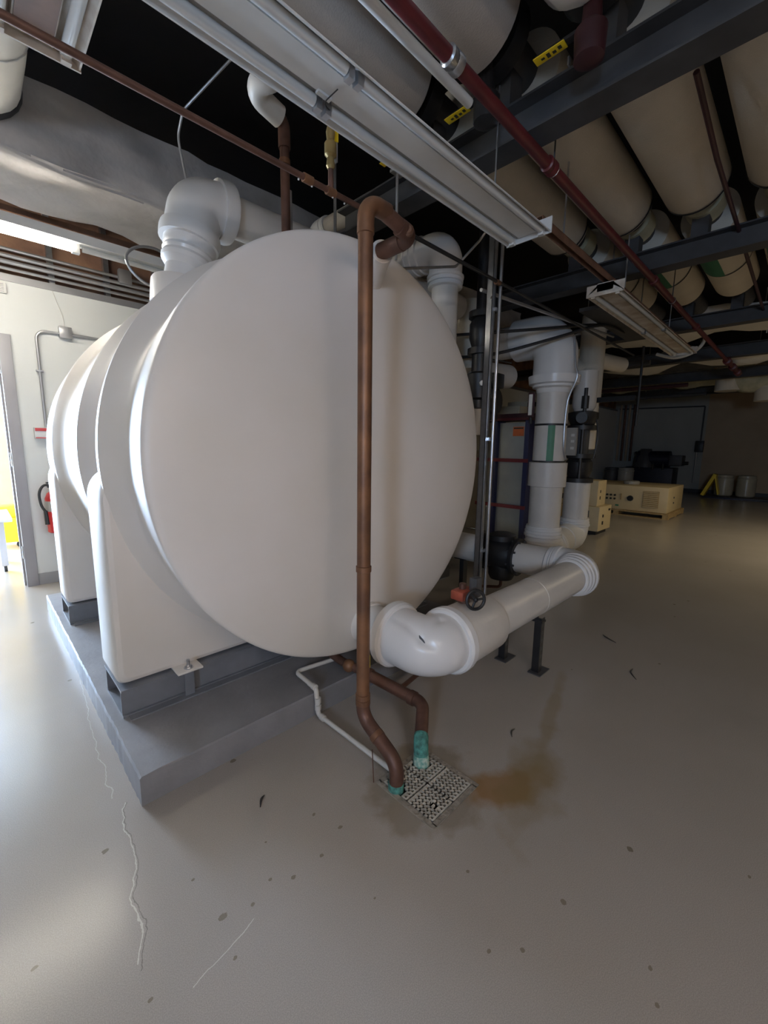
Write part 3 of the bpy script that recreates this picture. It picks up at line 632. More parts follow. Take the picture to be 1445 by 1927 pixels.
# ------------------------------------------------------------------ the big insulated pipes under the ceiling
PR, PZC = 0.178, 2.98
names = [(1.595, 'leftmost'), (1.165, 'second from the left'), (0.736, 'third from the left'), (0.306, 'fourth from the left'), (-0.125, 'rightmost')]
for i, (py, w) in enumerate(names):
    t = thing('insulated_pipe', f'fat tan canvas wrapped pipe under the ceiling, {w} of the row', 'pipe', (1.5, py, PZC - PR), 'big insulated ceiling pipes')
    rr = PR
    nm = 'canvas_grey' if i < 2 else 'canvas_tan'
    MB().lathe((-2.8, py, PZC), (1, 0, 0), [(0, rr), (4.48, rr), (4.51, rr * 0.80), (4.53, 0.10)], 40).build('insulation', nm, t)
    MB().cyl((1.5, py, PZC), (2.1, py, PZC), 0.085, 24).build('carrier_pipe', 'dark_beam', t)
    MB().lathe((2.02, py, PZC), (1, 0, 0), [(0, 0.11), (0.02, rr), (1.56, rr), (1.60, rr * 0.9), (1.62, 0.10)], 40).build('insulation', 'canvas_tan', t)
    MB().lathe((3.55, py, PZC), (1, 0, 0), [(0, rr + 0.004), (0.02, rr + 0.004)], 40, False, False).build('band', 'black_iron', t)
    MB().cyl((3.6, py, PZC), (4.2, py, PZC), 0.085, 24).build('carrier_pipe', 'dark_beam', t)
    MB().lathe((4.06, py, PZC), (1, 0, 0), [(0, 0.10), (0.02, rr), (1.60, rr), (1.66, rr * 0.8), (1.68, 0.10)], 40).build('insulation', 'canvas_tan', t)
    MB().lathe((4.95, py, PZC), (1, 0, 0), [(0, rr + 0.003), (0.025, rr + 0.003)], 40, False, False).build('band', 'black_iron', t)
    if i in (1, 2, 3):
        # green flow marker: a curved patch on the underside
        vs = []; fs = []
        for a in range(7):
            th = math.radians(-140 + a * 9 + (i == 1) * 10)
            for xx in (4.30, 4.96): vs.append((xx, py - (rr + 0.004) * math.cos(th), PZC + (rr + 0.004) * math.sin(th)))
        for a in range(6): fs.append((2 * a, 2 * a + 1, 2 * a + 3, 2 * a + 2))
        MB().add(vs, fs).build('flow_marker', 'green_label', t)
    MB().cyl((5.7, py, PZC), (6.5, py, PZC), 0.09, 20).build('carrier_pipe', 'dark_beam', t)
    # foil shoe on the second beam
    MB().lathe((3.78, py, PZC), (1, 0, 0), [(0, 0.12), (0.16, 0.12)], 20).build('foil_shoe', 'insul_yellow', t)
    for k in (1.90, 3.86, 5.98):
        MB().box(k - 0.05, k + 0.05, py - 0.05, py + 0.05, 2.75, PZC - 0.08).build('saddle_shoe', 'dark_beam', t)

# butterfly valves with yellow handles before the first beam
for i, (py, lab) in enumerate(((1.595, 'black butterfly valve with yellow lever, left of three, half hidden by the fixture'), (1.165, 'black butterfly valve with yellow lever, middle of three, behind the red pipe'), (0.736, 'black butterfly valve with yellow lever, right of three, at the top edge'))):
    t = thing('butterfly_valve', lab, 'valve', (1.74, py, 2.62), 'valves of the big ceiling pipes')
    MB().lathe((1.735, py, PZC), (1, 0, 0), [(0, 0.15), (0.08, 0.15)], 28).build('body', 'black_iron', t)
    MB().lathe((1.745, py, 2.64), (0, 0, 1), [(0, 0.03), (0.01, 0.052), (0.10, 0.056), (0.12, 0.035), (0.25, 0.028)], 18).build('gear_housing', 'red_dark' if i == 2 else 'black_iron', t)
    lv = MB().box(1.72, 1.75, py + 0.04, py + 0.20, 2.745, 2.757, 0.002).build('lever', 'black_iron', t)
    MB().box(1.712, 1.752, py + 0.085, py + 0.205, 2.741, 2.745, 0.0015).build('lever_grip', 'yellow_plastic', lv)
    for k in range(4): MB().box(1.722 + (k % 2) * 0.006, 1.738 + (k % 3) * 0.003, py + 0.10 + k * 0.022, py + 0.113 + k * 0.022, 2.7402, 2.7409).build('lever_print', 'black_print', lv)
    MB().box(1.80, 1.815, py + 0.10, py + 0.106, 2.72, 2.75).build('chrome_tab', 'galvanised', t)
# white cover under the third pipe near the top edge
one('pipe_cover', MB().lathe((1.20, 0.736, PZC), (1, 0, 0), [(0, PR + 0.004), (0.40, PR + 0.01), (0.50, PR), (0.54, 0.15)], 36, False, False), 'cover_white', (1.1, 0.736, 2.79), 'white plastic end cover on a ceiling pipe at the top edge', 'pipe cover')

# ------------------------------------------------------------------ red sprinkler main
t = thing('sprinkler_pipe', 'long dark red sprinkler pipe crossing under the ceiling beams', 'pipe', (2.0, 1.01, 2.52))
RZ, RY = 2.545, 1.008
MB().cyl((-2.5, RY, RZ), (9.3, RY, RZ), 0.0235, 16).build('main', 'red_paint', t)
for k in (1.30, 2.05, 3.9, 5.6):
    MB().lathe((k, RY, RZ), (1, 0, 0), [(-0.035, 0.026), (-0.03, 0.033), (-0.008, 0.033), (0.0, 0.029), (0.008, 0.033), (0.03, 0.033), (0.035, 0.026)], 16).build('coupling', 'galvanised' if k < 1.5 else 'red_paint', t)
for k in (2.09, 4.5):
    MB().tube([(k, RY + 0.027 * math.sin(a * math.pi / 5), RZ - 0.027 * math.cos(a * math.pi / 5)) for a in range(11)], 0.003, 6).build('hanger_ring', 'galvanised', t)
    MB().cyl((k, RY, RZ + 0.026), (k, RY, 2.8), 0.004, 8).build('hanger_rod', 'dark_beam', t)
for k in (8.0, 8.6, 9.2): MB().lathe((k, RY, RZ), (1, 0, 0), [(-0.10, 0.025), (-0.09, 0.05), (0.09, 0.05), (0.10, 0.025)], 14).build('fitting', 'red_paint', t)
one('white_line', MB().cyl((-2.5, 1.165, 2.66), (1.62, 1.165, 2.66), 0.019, 14), 'fixture_white', (1.0, 1.165, 2.64), 'slim bright white pipe running alongside the red sprinkler pipe', 'pipe')
one('sprinkler_branch', MB().tube(arc([(2.3, 0.52, 2.80), (2.9, 0.52, 2.74), (6.0, 0.52, 2.70)], 0.2, 5), 0.012, 10), 'red_dark', (2.3, 0.52, 2.7), 'thin dark red line between two fat tan ceiling pipes', 'pipe')

# ------------------------------------------------------------------ fluorescent fixtures
def fixture(name, label, axis, c, z, a0, a1, body, strip, tubes, flip=1, lit=()):
    """axis 'x' or 'y'; c = centre across; a0..a1 along"""
    loc = ((a0 + a1) / 2, c, z) if axis == 'x' else (c, (a0 + a1) / 2, z)
    t = thing(name, label, 'light fixture', loc)
    prof = [(-.118, 0), (-.113, 0.0), (-.108, .010), (-.052, .046), (-.05, .022), (.05, .022), (.052, .046), (.108, .010), (.113, 0.0), (.118, 0), (.118, .004), (.058, .060), (.05, .075), (-.05, .075), (-.058, .060), (-.118, .004)]
    MB().extrude([(c + u, z + v) for u, v in prof], axis, a0, a1).build('reflector', body, t)
    def BX(u0, u1, b0, b1, z0, z1): return MB().box(b0, b1, c + u0, c + u1, z + z0, z + z1) if axis == 'x' else MB().box(c + u0, c + u1, b0, b1, z + z0, z + z1)
    BX(-.046, .046, a0 + 0.02, a1 - 0.02, .016, .022).build('ballast_cover', strip, t)
    for e in (a0, a1 - 0.006): BX(-.12, .12, e, e + 0.006, -.004, .070).build('end_plate', body, t)
    half = (a1 - a0) / 2; mid = (a0 + a1) / 2
    for u in (-.078, .078):
        for k, (s0, s1) in enumerate(((a0 + 0.03, mid - 0.03), (mid + 0.03, a1 - 0.03))):
            p0 = (s0, c + u, z + .012) if axis == 'x' else (c + u, s0, z + .012); p1 = (s1, c + u, z + .012) if axis == 'x' else (c + u, s1, z + .012)
            MB().cyl(p0, p1, 0.0165, 14).build('tube', tubes, t)
        for s in (a0 + 0.012, mid - 0.028, mid + 0.006, a1 - 0.034):
            BX(u - .013, u + .013, s, s + 0.022, -.012, .035).build('lamp_holder', 'galvanised' if abs(s - mid) < 0.1 else body, t)
    return t
fx = fixture('tube_fixture', 'long unlit twin tube fixture running over the front of the tank', 'x', 1.137, 2.30, -0.33, 2.135, 'fixture_white', 'fixture_white', 'tube_glass')
MB().tube(arc([(0.93, 1.205, 2.305), (0.89, 1.19, 2.30), (0.90, 1.13, 2.312)], 0.02, 5), 0.0018, 6).build('loose_wire', 'wire_black', fx)
MB().box(0.86, 0.91, 1.172, 1.188, 2.309, 2.317).build('clip', 'fixture_white', fx)
fixture('tube_fixture', 'unlit twin tube fixture farther off, over the white vertical pipes', 'x', 1.115, 2.30, 3.19, 5.72, 'fixture_rust', 'fixture_rust', 'tube_glass')
fixture('tube_fixture', 'rust stained tube fixture cut off by the upper left corner', 'y', 0.257, 2.42, -0.70, 1.785, 'fixture_rust', 'rust_strip', 'tube_glass')
# steel channel that carries the fixtures
t = thing('fixture_channel', 'dark rusty channel carrying the farther tube fixture', 'channel', (3.0, 1.12, 2.40))
MB().box(2.2, 6.0, 1.10, 1.104, 2.385, 2.425).box(2.2, 6.0, 1.136, 1.14, 2.385, 2.425).box(2.2, 6.0, 1.10, 1.14, 2.423, 2.427).build('channel', 'rust_strip', t)
for k in (2.5, 3.6, 5.0): MB().cyl((k, 1.12, 2.42), (k, 1.12, 2.805), 0.005, 8).build('hanger_rod', 'galvanised', t)
# near fixture hangers
t = thing('fixture_hanger', 'thin steel rods holding the near tube fixture', 'hanger', (0.9, 1.137, 2.37))
for k in (0.1, 1.8): MB().cyl((k, 1.137, 2.37), (k, 1.137, 2.805), 0.004, 8).build('rod', 'galvanised', t)

# wall lamp with a lit tube, parallel to the drywall
t = thing('strip_light', 'bright lit fluorescent strip light above the drywall at the left', 'light fixture', (0.4, 3.6, 2.53))
LY, LZ = 3.61, 2.53
MB().box(-2.2, 2.6, LY - 0.05, LY + 0.05, LZ + 0.028, LZ + 0.085).build('housing', 'fixture_white', t)
MB().cyl((-1.2, LY - 0.005, LZ), (0.625, LY - 0.005, LZ), 0.026, 16).build('lit_tube', 'tube_lit', t)
MB().cyl((0.68, LY - 0.005, LZ + 0.005), (2.5, LY - 0.005, LZ + 0.005), 0.018, 14).build('dark_tube', 'tube_glass', t)
for k in (-1.22, 0.635, 2.5): MB().box(k - 0.012, k + 0.03, LY - 0.02, LY + 0.02, LZ - 0.03, LZ + 0.03).build('lamp_holder', 'fixture_white', t)
# lamp off to the right that lights the far part of the hall, and an added fill lamp
def hall_or_fill_lamp(x, y, z, lab, p, col=(1.0, 0.84, 0.56)):
    t = thing('hall_or_fill_lamp', lab, 'light fixture', (x, y, z), 'lit hall lamps')
    MB().box(x - 1.2, x + 1.2, y - 0.12, y + 0.12, z + 0.03, z + 0.09).build('housing', 'fixture_white', t)
    for u in (-0.06, 0.06): MB().cyl((x - 1.15, y + u, z + 0.01), (x + 1.15, y + u, z + 0.01), 0.017, 12).build('lamp_tube', 'tube_glass' if p else 'tube_fill_warm', t)
    if not p: return
    a = area('hall_lamp_light', (x, y, z - 0.03), (2.3, 0.2), (0, 0, 0), p, col)
    a.data.spread = math.radians(160)
hall_or_fill_lamp(7.4, -1.3, 2.5, 'lit tube lamp outside the picture to the right', 64)
hall_or_fill_lamp(-0.7, -2.0, 2.2, 'lit tube lamp added as fill behind the camera outside the picture', 0)  # added fill: warms the tank end, near floor and ceiling pipes

# ------------------------------------------------------------------ thin copper line with drops along the ceiling
t = thing('copper_line', 'long thin copper line crossing above the tank from the upper left', 'pipe', (1.0, 1.47, 2.25))
MB().cyl((-1.0, 1.475, 2.25), (1.30, 1.462, 2.25), 0.0108, 12).build('line', 'copper_dark', t)
MB().cyl((1.30, 1.462, 2.25), (5.2, 1.462, 2.26), 0.010, 12).build('line', 'black_iron', t)
for k in (0.98, 1.04, 1.14, 1.20): MB().sphere((k, 1.466, 2.2345), 0.004, 8).build('drip', 'tube_glass', t)
for k in (1.02, 1.13, 2.4): MB().lathe((k, 1.465, 2.25), (1, 0, 0), [(-0.02, 0.016), (0.02, 0.016)], 12).build('coupling', 'copper_old', t)
MB().cyl((1.13, 1.465, 2.25), (1.13, 1.465, 2.60), 0.0105, 12).build('drop', 'copper_dark', t)
bv = MB().lathe((1.13, 1.465, 2.33), (0, 0, 1), [(0, 0.012), (0.01, 0.018), (0.04, 0.014), (0.05, 0.024), (0.09, 0.024), (0.10, 0.015), (0.13, 0.018), (0.15, 0.013)], 14).build('ball_valve', 'brass', t)
MB().box(1.15, 1.156, 1.452, 1.478, 2.36, 2.46, 0.002).build('lever', 'galvanised', bv)
MB().box(1.149, 1.158, 1.449, 1.481, 2.43, 2.50, 0.003).build('lever_grip', 'yellow_plastic', bv)

# white drain pipe dropping into a copper riser on the tank top
t = thing('overhead_drain', 'white plastic pipe with elbow above the tank feeding a copper riser', 'pipe', (1.245, 2.0, 2.1))
MB().tube(arc([(1.12, 1.83, 3.3), (1.12, 1.83, 2.83), (1.02, 1.95, 2.83), (1.215, 1.97, 2.80)], [0.05, 0.06], 9), 0.047, 22).build('plastic_run', 'pvc_white', t)
MB().tube(arc([(1.19, 1.966, 2.803), (1.245, 1.98, 2.79), (1.245, 1.98, 2.68)], 0.035, 7), 0.029, 16).build('copper_elbow', 'copper_dark', t)
MB().cyl((1.245, 1.98, 2.72), (1.245, 1.98, 2.14), 0.023, 16).build('copper_riser', 'copper_dark', t)
MB().lathe((1.245, 1.98, 2.62), (0, 0, 1), [(-0.012, 0.027), (0.012, 0.027)], 16).build('coupling', 'copper_old', t)
MB().cyl((1.285, 2.005, 2.14), (1.285, 2.005, 2.52), 0.012, 12).build('side_tube', 'conduit_grey', t)
MB().cyl((1.05, 1.92, 2.86), (1.05, 1.92, 3.69), 0.005, 8).build('hanger_rod', 'galvanised', t)

# rods, slanted conduit, guy wires
one('hanger_rod', MB().cyl((1.728, 2.2, 2.53), (1.728, 2.2, 3.69), 0.0095, 10), 'galvanised', (1.728, 2.2, 2.53), 'vertical steel rod hanging over the middle of the tank top', 'rod')
one('bent_rod', MB().tube(arc([(1.50, 1.50, 2.08), (2.02, 1.50, 2.24), (2.12, 1.42, 2.38), (2.2, 1.30, 2.58)], 0.04, 5), 0.007, 8), 'galvanised', (1.5, 1.5, 2.08), 'thin bright rod slanting from the tank shoulder up to the fixture', 'rod')
one('bent_conduit', MB().tube(arc([(1.16, 2.0, 3.16), (0.90, 2.32, 2.84), (0.92, 2.46, 2.80), (0.97, 2.50, 2.62)], 0.06, 6), 0.006, 8), 'conduit_grey', (0.97, 2.5, 2.6), 'thin bent conduit hanging above the white vent elbow', 'conduit')
one('clamp_rod', MB().cyl((1.42, 1.38, 2.06), (1.42, 1.38, 2.40), 0.006, 8).box(1.39, 1.45, 1.365, 1.395, 2.40, 2.41), 'galvanised', (1.42, 1.38, 2.06), 'short clamp rod just above the copper overflow elbow', 'rod')

# upper pipe behind the first beam
t = thing('cross_pipe', 'tan insulated pipe parallel to the nearest beam above the tank', 'pipe', (2.16, 2.5, 2.83))
MB().cyl((2.14, 1.85, 2.90), (2.14, 2.86, 2.92), 0.06, 20).build('straight_run', 'canvas_grey', t)
MB().tube(arc([(2.14, 2.80, 2.92), (2.14, 2.97, 2.925), (2.14, 2.97, 2.55)], 0.07, 8), 0.07, 20).build('elbow', 'cover_white', t)
for k in (2.82, 2.86): MB().lathe((2.14, k, 2.92), (0, 1, 0), [(-0.01, 0.073), (0.01, 0.073)], 20).build('elbow_rim', 'cover_white', t)

# ------------------------------------------------------------------ wrapped duct at the upper left
t = thing('wrapped_duct', 'big foil wrapped duct hung along the wall behind the tank', 'duct', (0.8, 3.56, 2.8))
dm = MB(); nx = 60; vs = []; fs = []
sec = [(3.235, 2.83), (3.27, 2.80), (3.55, 2.795), (3.87, 2.80), (3.90, 2.83), (3.90, 3.22), (3.24, 3.22), (3.235, 3.02)]
# finer section
fine = []
for i in range(len(sec)):
    a, b = sec[i], sec[(i + 1) % len(sec)]
    for k in range(5): fine.append((a[0] + (b[0] - a[0]) * k / 5, a[1] + (b[1] - a[1]) * k / 5))
ns = len(fine)
for i in range(nx + 1):
    x = -2.6 + 8.6 * i / nx
    pinch = max(0, 1 - abs(((x + 0.15) % 0.62) - 0.31) / 0.06)
    for (y, z) in fine:
        w = 0.014 * math.sin(x * 9 + z * 14 + y * 11) + random.uniform(-0.006, 0.006)
        vs.append((x, y + w * (1 if y < 3.5 else -1) + (0.03 * pinch if y < 3.5 else 0), z + (w + 0.025 * pinch if z < 2.95 else 0)))
for i in range(nx):
    for k in range(ns):
        j = (k + 1) % ns; fs.append((i * ns + k, i * ns + j, (i + 1) * ns + j, (i + 1) * ns + k))
dm.add(vs, fs); dm.build('wrap', 'foil_duct', t, sharp=60)
t = thing('branch_duct', 'round white insulated branch duct joining the foil duct at the left edge', 'duct', (0.16, 2.6, 2.95))
MB().tube([(0.20, 1.84, 3.10), (0.20, 2.6, 3.10), (0.20, 2.9, 3.10), (0.20, 3.26, 3.10)], [0.185, 0.185, 0.19, 0.19], 24).build('sleeve', 'insul_white', t)
MB().lathe((0.20, 3.20, 3.10), (0, 1, 0), [(-0.03, 0.192), (0.0, 0.20), (0.03, 0.192)], 24).build('strap', 'black_iron', t)
MB().lathe((0.20, 2.75, 3.10), (0, 1, 0), [(-0.004, 0.192), (0.004, 0.192)], 24).build('seam', 'tube_glass', t)

# conduits along the top of the drywall
cols = [(4.60, 2.74, 0.013), (4.58, 2.685, 0.015), (4.60, 2.645, 0.017), (4.62, 2.60, 0.012), (4.30, 2.86, 0.02)]
labs = ['thin steel conduit, topmost of the run above the drywall', 'steel conduit, second of the run above the drywall', 'thick steel conduit, third of the run above the drywall', 'steel conduit lowest over the drywall cap', 'dark brown pipe above the lit strip light']
for (cy_, cz_, r_), lb in zip(cols, labs):
    one('wall_conduit', MB().cyl((-2.8, cy_, cz_), (6.0, cy_, cz_), r_, 10), 'copper_dark' if 'brown' in lb else 'conduit_grey', (0, cy_, cz_), lb, 'conduit', 'conduits above the drywall')
one('dark_rail', MB().box(-2.6, 5.0, 3.96, 4.0, 2.735, 2.775).box(-2.6, 5.0, 4.08, 4.11, 2.80, 2.86), 'rust_strip', (0, 4.0, 2.78), 'brown steel rails behind the lit strip light', 'rail')
one('junction_box_upper', MB().box(1.12, 1.22, 4.54, 4.60, 2.68, 2.80, 0.004), 'conduit_grey', (1.17, 4.57, 2.68), 'grey box on the conduits above the drywall near the tank', 'junction box')
# loop of flexible conduit
lp = [(1.25, 3.56, 2.61), (1.12, 3.50, 2.64), (0.98, 3.45, 2.60), (0.90, 3.44, 2.52), (0.92, 3.43, 2.43), (1.00, 3.42, 2.365), (1.10, 3.42, 2.355), (1.20, 3.42, 2.37), (1.35, 3.40, 2.10)]
def spline(P, m=6):
    P = [Vector(p) for p in P]; out = []
    for i in range(len(P) - 1):
        p0, p1, p2, p3 = P[max(i - 1, 0)], P[i], P[i + 1], P[min(i + 2, len(P) - 1)]
        for k in range(m):
            u = k / m; out.append(0.5 * ((2 * p1) + (-p0 + p2) * u + (2 * p0 - 5 * p1 + 4 * p2 - p3) * u * u + (-p0 + 3 * p1 - 3 * p2 + p3) * u ** 3))
    out.append(P[-1]); return out
one('flexible_conduit', MB().tube(spline(lp), 0.0095, 10), 'conduit_grey', (1.1, 3.6, 2.4), 'looped grey flexible conduit behind the tank near the strip light', 'conduit')

# junction box with conduit on the drywall, pull station, extinguisher, notice
t = thing('junction_box', 'small grey junction box on the white drywall with conduit to the alarm', 'junction box', (0.70, 4.65, 2.13))
MB().box(0.655, 0.745, 4.625, 4.68, 2.14, 2.235, 0.004).build('box', 'conduit_grey', t)
MB().tube(arc([(0.655, 4.655, 2.175), (0.50, 4.655, 2.175), (0.50, 4.655, 1.37)], 0.07, 8), 0.011, 10).build('conduit', 'conduit_grey', t)
MB().cyl((0.745, 4.655, 2.18), (1.6, 4.655, 2.18), 0.011, 10).build('conduit', 'conduit_grey', t)
MB().box(0.475, 0.525, 4.64, 4.68, 1.84, 1.853).build('strap', 'galvanised', t)
MB().tube(spline([(0.70, 4.672, 2.235), (0.695, 4.674, 2.33), (0.66, 4.674, 2.45), (0.64, 4.676, 2.53)]), 0.002, 6).build('loose_cord', 'pvc_white', t)
t = thing('fire_alarm_pull', 'small red and white alarm pull box on the drywall beside the tank', 'alarm box', (0.46, 4.64, 1.28))
MB().box(0.415, 0.53, 4.62, 4.68, 1.28, 1.375, 0.004).build('box', 'fixture_white', t)
MB().box(0.42, 0.525, 4.612, 4.622, 1.345, 1.37).box(0.42, 0.525, 4.612, 4.622, 1.284, 1.292).build('red_stripe', 'red_bright', t)
t = thing('fire_extinguisher', 'red fire extinguisher hung on the drywall behind the tank saddle', 'extinguisher', (0.50, 4.60, 0.47))
MB().lathe((0.50, 4.59, 0.47), (0, 0, 1), [(0, 0.06), (0.01, 0.072), (0.30, 0.072), (0.345, 0.055), (0.365, 0.026), (0.40, 0.026)], 24).build('cylinder', 'red_bright', t)
MB().lathe((0.50, 4.59, 0.66), (0, 0, 1), [(0, 0.0735), (0.09, 0.0735)], 24, False, False).build('paper_label', 'bucket_white', t)
MB().box(0.455, 0.53, 4.57, 4.61, 0.865, 0.885).box(0.45, 0.54, 4.575, 4.605, 0.90, 0.912).build('handle', 'black_iron', t)
MB().tube(spline([(0.49, 4.58, 0.88), (0.43, 4.57, 0.885), (0.395, 4.565, 0.82), (0.40, 4.565, 0.72), (0.425, 4.565, 0.66)]), 0.010, 10).build('hose', 'wire_black', t)
MB().cyl((0.425, 4.565, 0.67), (0.43, 4.565, 0.55), 0.016, 12, 0.02).build('horn', 'black_iron', t)
MB().box(0.47, 0.53, 4.66, 4.68, 0.60, 0.80).build('wall_bracket', 'conduit_grey', t)
t = thing('wall_vent', 'small white grille at the left edge on the drywall', 'grille', (0.28, 4.66, 2.42))
MB().box(0.20, 0.345, 4.655, 4.68, 2.42, 2.50, 0.003).build('frame', 'fixture_white', t)
for k in range(5): MB().box(0.215, 0.33, 4.65, 4.656, 2.43 + k * 0.013, 2.437 + k * 0.013).build('slat', 'conduit_grey', t)

# ------------------------------------------------------------------ vertical white pipes in the middle distance
t = thing('vertical_pipe', 'fat white vertical pipe with green marker and bulging elbows, nearer of two', 'pipe', (4.22, 1.88, 0.02))
vx, vy = 4.22, 1.88
MB().lathe((vx, vy, 0), (0, 0, 1), [(0.44, 0.155), (0.88, 0.158)], 32).build('lower_run', 'jacket_white', t)
MB().lathe((vx, vy, 0), (0, 0, 1), [(0.87, 0.16), (0.875, 0.185), (1.115, 0.185), (1.12, 0.16)], 32).build('joint_cover', 'jacket_white', t)
MB().lathe((vx, vy, 0), (0, 0, 1), [(1.11, 0.155), (1.86, 0.152)], 32).build('upper_run', 'jacket_white', t)
MB().lathe((vx, vy, 0), (0, 0, 1), [(1.80, 0.155), (1.84, 0.165), (1.855, 0.20), (1.875, 0.20), (1.885, 0.235), (1.96, 0.245), (1.965, 0.20), (1.97, 0.20)], 32).build('upper_collar', 'cover_white', t, sharp=30)
MB().tube(arc([(vx, vy, 1.94), (vx, vy, 2.36), (vx, vy + 0.42, 2.36)], 0.22, 10), 0.205, 32).build('upper_elbow', 'cover_white', t)
MB().tube([(vx, vy + 0.38, 2.36), (vx, vy + 1.2, 2.36)], 0.16, 28).build('branch', 'jacket_white', t)
MB().tube(arc([(vx, vy, 0.46), (vx, vy, 0.19), (vx + 0.30, vy + 0.01, 0.19)], 0.12, 10), 0.172, 32).build('lower_elbow', 'cover_white', t)
for zz, rr in ((0.43, 0.178), (0.40, 0.186), (0.365, 0.190), (0.32, 0.176), (0.29, 0.182)): ring((vx, vy, zz), (0, 0, 1), rr, 0.018).build('elbow_rim', 'cover_white', t)
for k, rr in ((0.20, 0.18), (0.25, 0.186), (0.29, 0.18)): ring((vx + k, vy + 0.008, 0.19), (1, 0, 0), rr, 0.016).build('elbow_rim', 'cover_white', t)
for zz in (1.125, 1.49): MB().lathe((vx, vy, zz), (0, 0, 1), [(-0.01, 0.157), (0.01, 0.157)], 32, False, False).build('dark_band', 'black_iron', t)
vs = []; fs = []
for a in range(5):
    th = math.radians(196 + a * 6)
    for zz in (1.135, 1.48): vs.append((vx + 0.159 * math.cos(th), vy + 0.159 * math.sin(th), zz))
for a in range(4): fs.append((2 * a, 2 * a + 1, 2 * a + 3, 2 * a + 2))
MB().add(vs, fs).build('green_marker', 'green_label', t)
MB().tube(spline([(vx - 0.05, vy - 0.19, 2.30), (vx - 0.06, vy - 0.22, 2.05), (vx - 0.06, vy - 0.245, 1.92), (vx - 0.05, vy - 0.17, 1.7), (vx - 0.05, vy - 0.165, 1.3), (vx + 0.02, vy - 0.17, 1.15)]), 0.010, 8).build('cable', 'conduit_grey', t)
t = thing('thermometer', 'slim red backed thermometer beside the nearer white vertical pipe', 'thermometer', (4.08, 1.98, 1.5))
MB().box(4.00, 4.03, 1.97, 2.03, 1.56, 1.80, 0.004).build('case', 'red_dark', t)
MB().box(3.994, 4.0, 1.982, 2.018, 1.58, 1.78).build('scale_plate', 'glass_tube', t)
MB().cyl((4.015, 2.0, 1.56), (4.03, 2.0, 1.50), 0.014, 10).build('stem', 'black_iron', t)

t = thing('vertical_pipe', 'white vertical pipe with black valve set, farther of two', 'pipe', (5.25, 1.955, 0.02))
wx, wy = 5.25, 1.955
MB().lathe((wx, wy, 0), (0, 0, 1), [(0.40, 0.145), (0.86, 0.148)], 28).build('lower_run', 'jacket_white', t)
MB().lathe((wx, wy, 0), (0, 0, 1), [(1.70, 0.10), (1.75, 0.13), (2.15, 0.13)], 28).build('upper_run', 'jacket_white', t)
MB().tube(arc([(wx, wy, 0.42), (wx, wy, 0.20), (wx - 0.40, wy - 0.02, 0.20)], 0.12, 10), 0.165, 28).build('lower_elbow', 'cover_white', t)
for zz, rr in ((0.40, 0.165), (0.37, 0.172), (0.34, 0.178)): ring((wx, wy, zz), (0, 0, 1), rr, 0.016).build('elbow_rim', 'cover_white', t)
MB().cyl((wx - 0.68, wy - 0.045, 0.195), (wx - 0.36, wy - 0.02, 0.20), 0.155, 26).build('cross_link', 'jacket_white', t)
t = thing('valve_set', 'black flanged valve and gear stack on the farther white vertical pipe', 'valve', (5.2, 1.95, 0.86))
MB().lathe((wx, wy, 0), (0, 0, 1), [(0.86, 0.17), (0.91, 0.17), (0.92, 0.12), (1.00, 0.15), (1.10, 0.15), (1.14, 0.12), (1.15, 0.17), (1.20, 0.17)], 24).build('lower_valve', 'black_iron', t)
MB().cyl((wx, wy, 1.2), (wx, wy, 1.52), 0.09, 20).build('spool', 'machine_grey', t)
MB().lathe((wx, wy, 0), (0, 0, 1), [(1.48, 0.17), (1.53, 0.17), (1.54, 0.13), (1.62, 0.17), (1.68, 0.17), (1.70, 0.1)], 24).build('upper_valve', 'black_iron', t)
MB().cyl((wx - 0.12, wy - 0.05, 1.60), (wx - 0.36, wy - 0.12, 1.60), 0.06, 14).build('gear_box', 'black_iron', t)
MB().cyl((wx - 0.13, wy - 0.06, 0.9), (wx - 0.13, wy - 0.06, 1.95), 0.02, 10).cyl((wx - 0.13, wy - 0.06, 1.72), (wx - 0.13, wy - 0.06, 1.86), 0.04, 10).build('stem', 'black_iron', t)
MB().box(wx - 0.20, wx - 0.16, wy - 0.02, wy + 0.10, 1.18, 1.50).build('gauge_board', 'bucket_white', t)
for zz in (1.25, 1.33, 1.4): MB().box(wx - 0.205, wx - 0.20, wy + 0.0, wy + 0.04, zz, zz + 0.03).build('gauge', 'glass_tube', t)
MB().tube(spline([(wx - 0.05, wy - 0.17, 1.6), (wx - 0.1, wy - 0.22, 1.4), (wx - 0.12, wy - 0.2, 1.15)]), 0.008, 8).build('chain', 'machine_grey', t)
t = thing('drum_column', 'tan insulated column pipe hanging behind the white vertical pipes', 'pipe', (5.9, 2.15, 1.2))
MB().lathe((5.9, 2.15, 0), (0, 0, 1), [(1.25, 0.10), (1.26, 0.13), (1.90, 0.135), (1.91, 0.15), (2.95, 0.15)], 28).build('insulation', 'canvas_tan', t)
MB().cyl((5.9, 2.15, 2.30), (5.9, 2.75, 2.30), 0.15, 24).build('branch', 'canvas_tan', t)
MB().cyl((5.9, 2.15, 2.42), (6.6, 2.0, 2.42), 0.10, 20).build('branch', 'canvas_tan', t)
one('dark_crossbar', MB().box(5.71, 5.76, 1.55, 2.9, 1.84, 1.90), 'black_iron', (5.73, 2.2, 1.84), 'black steel bar crossing behind the white vertical pipes', 'bar')
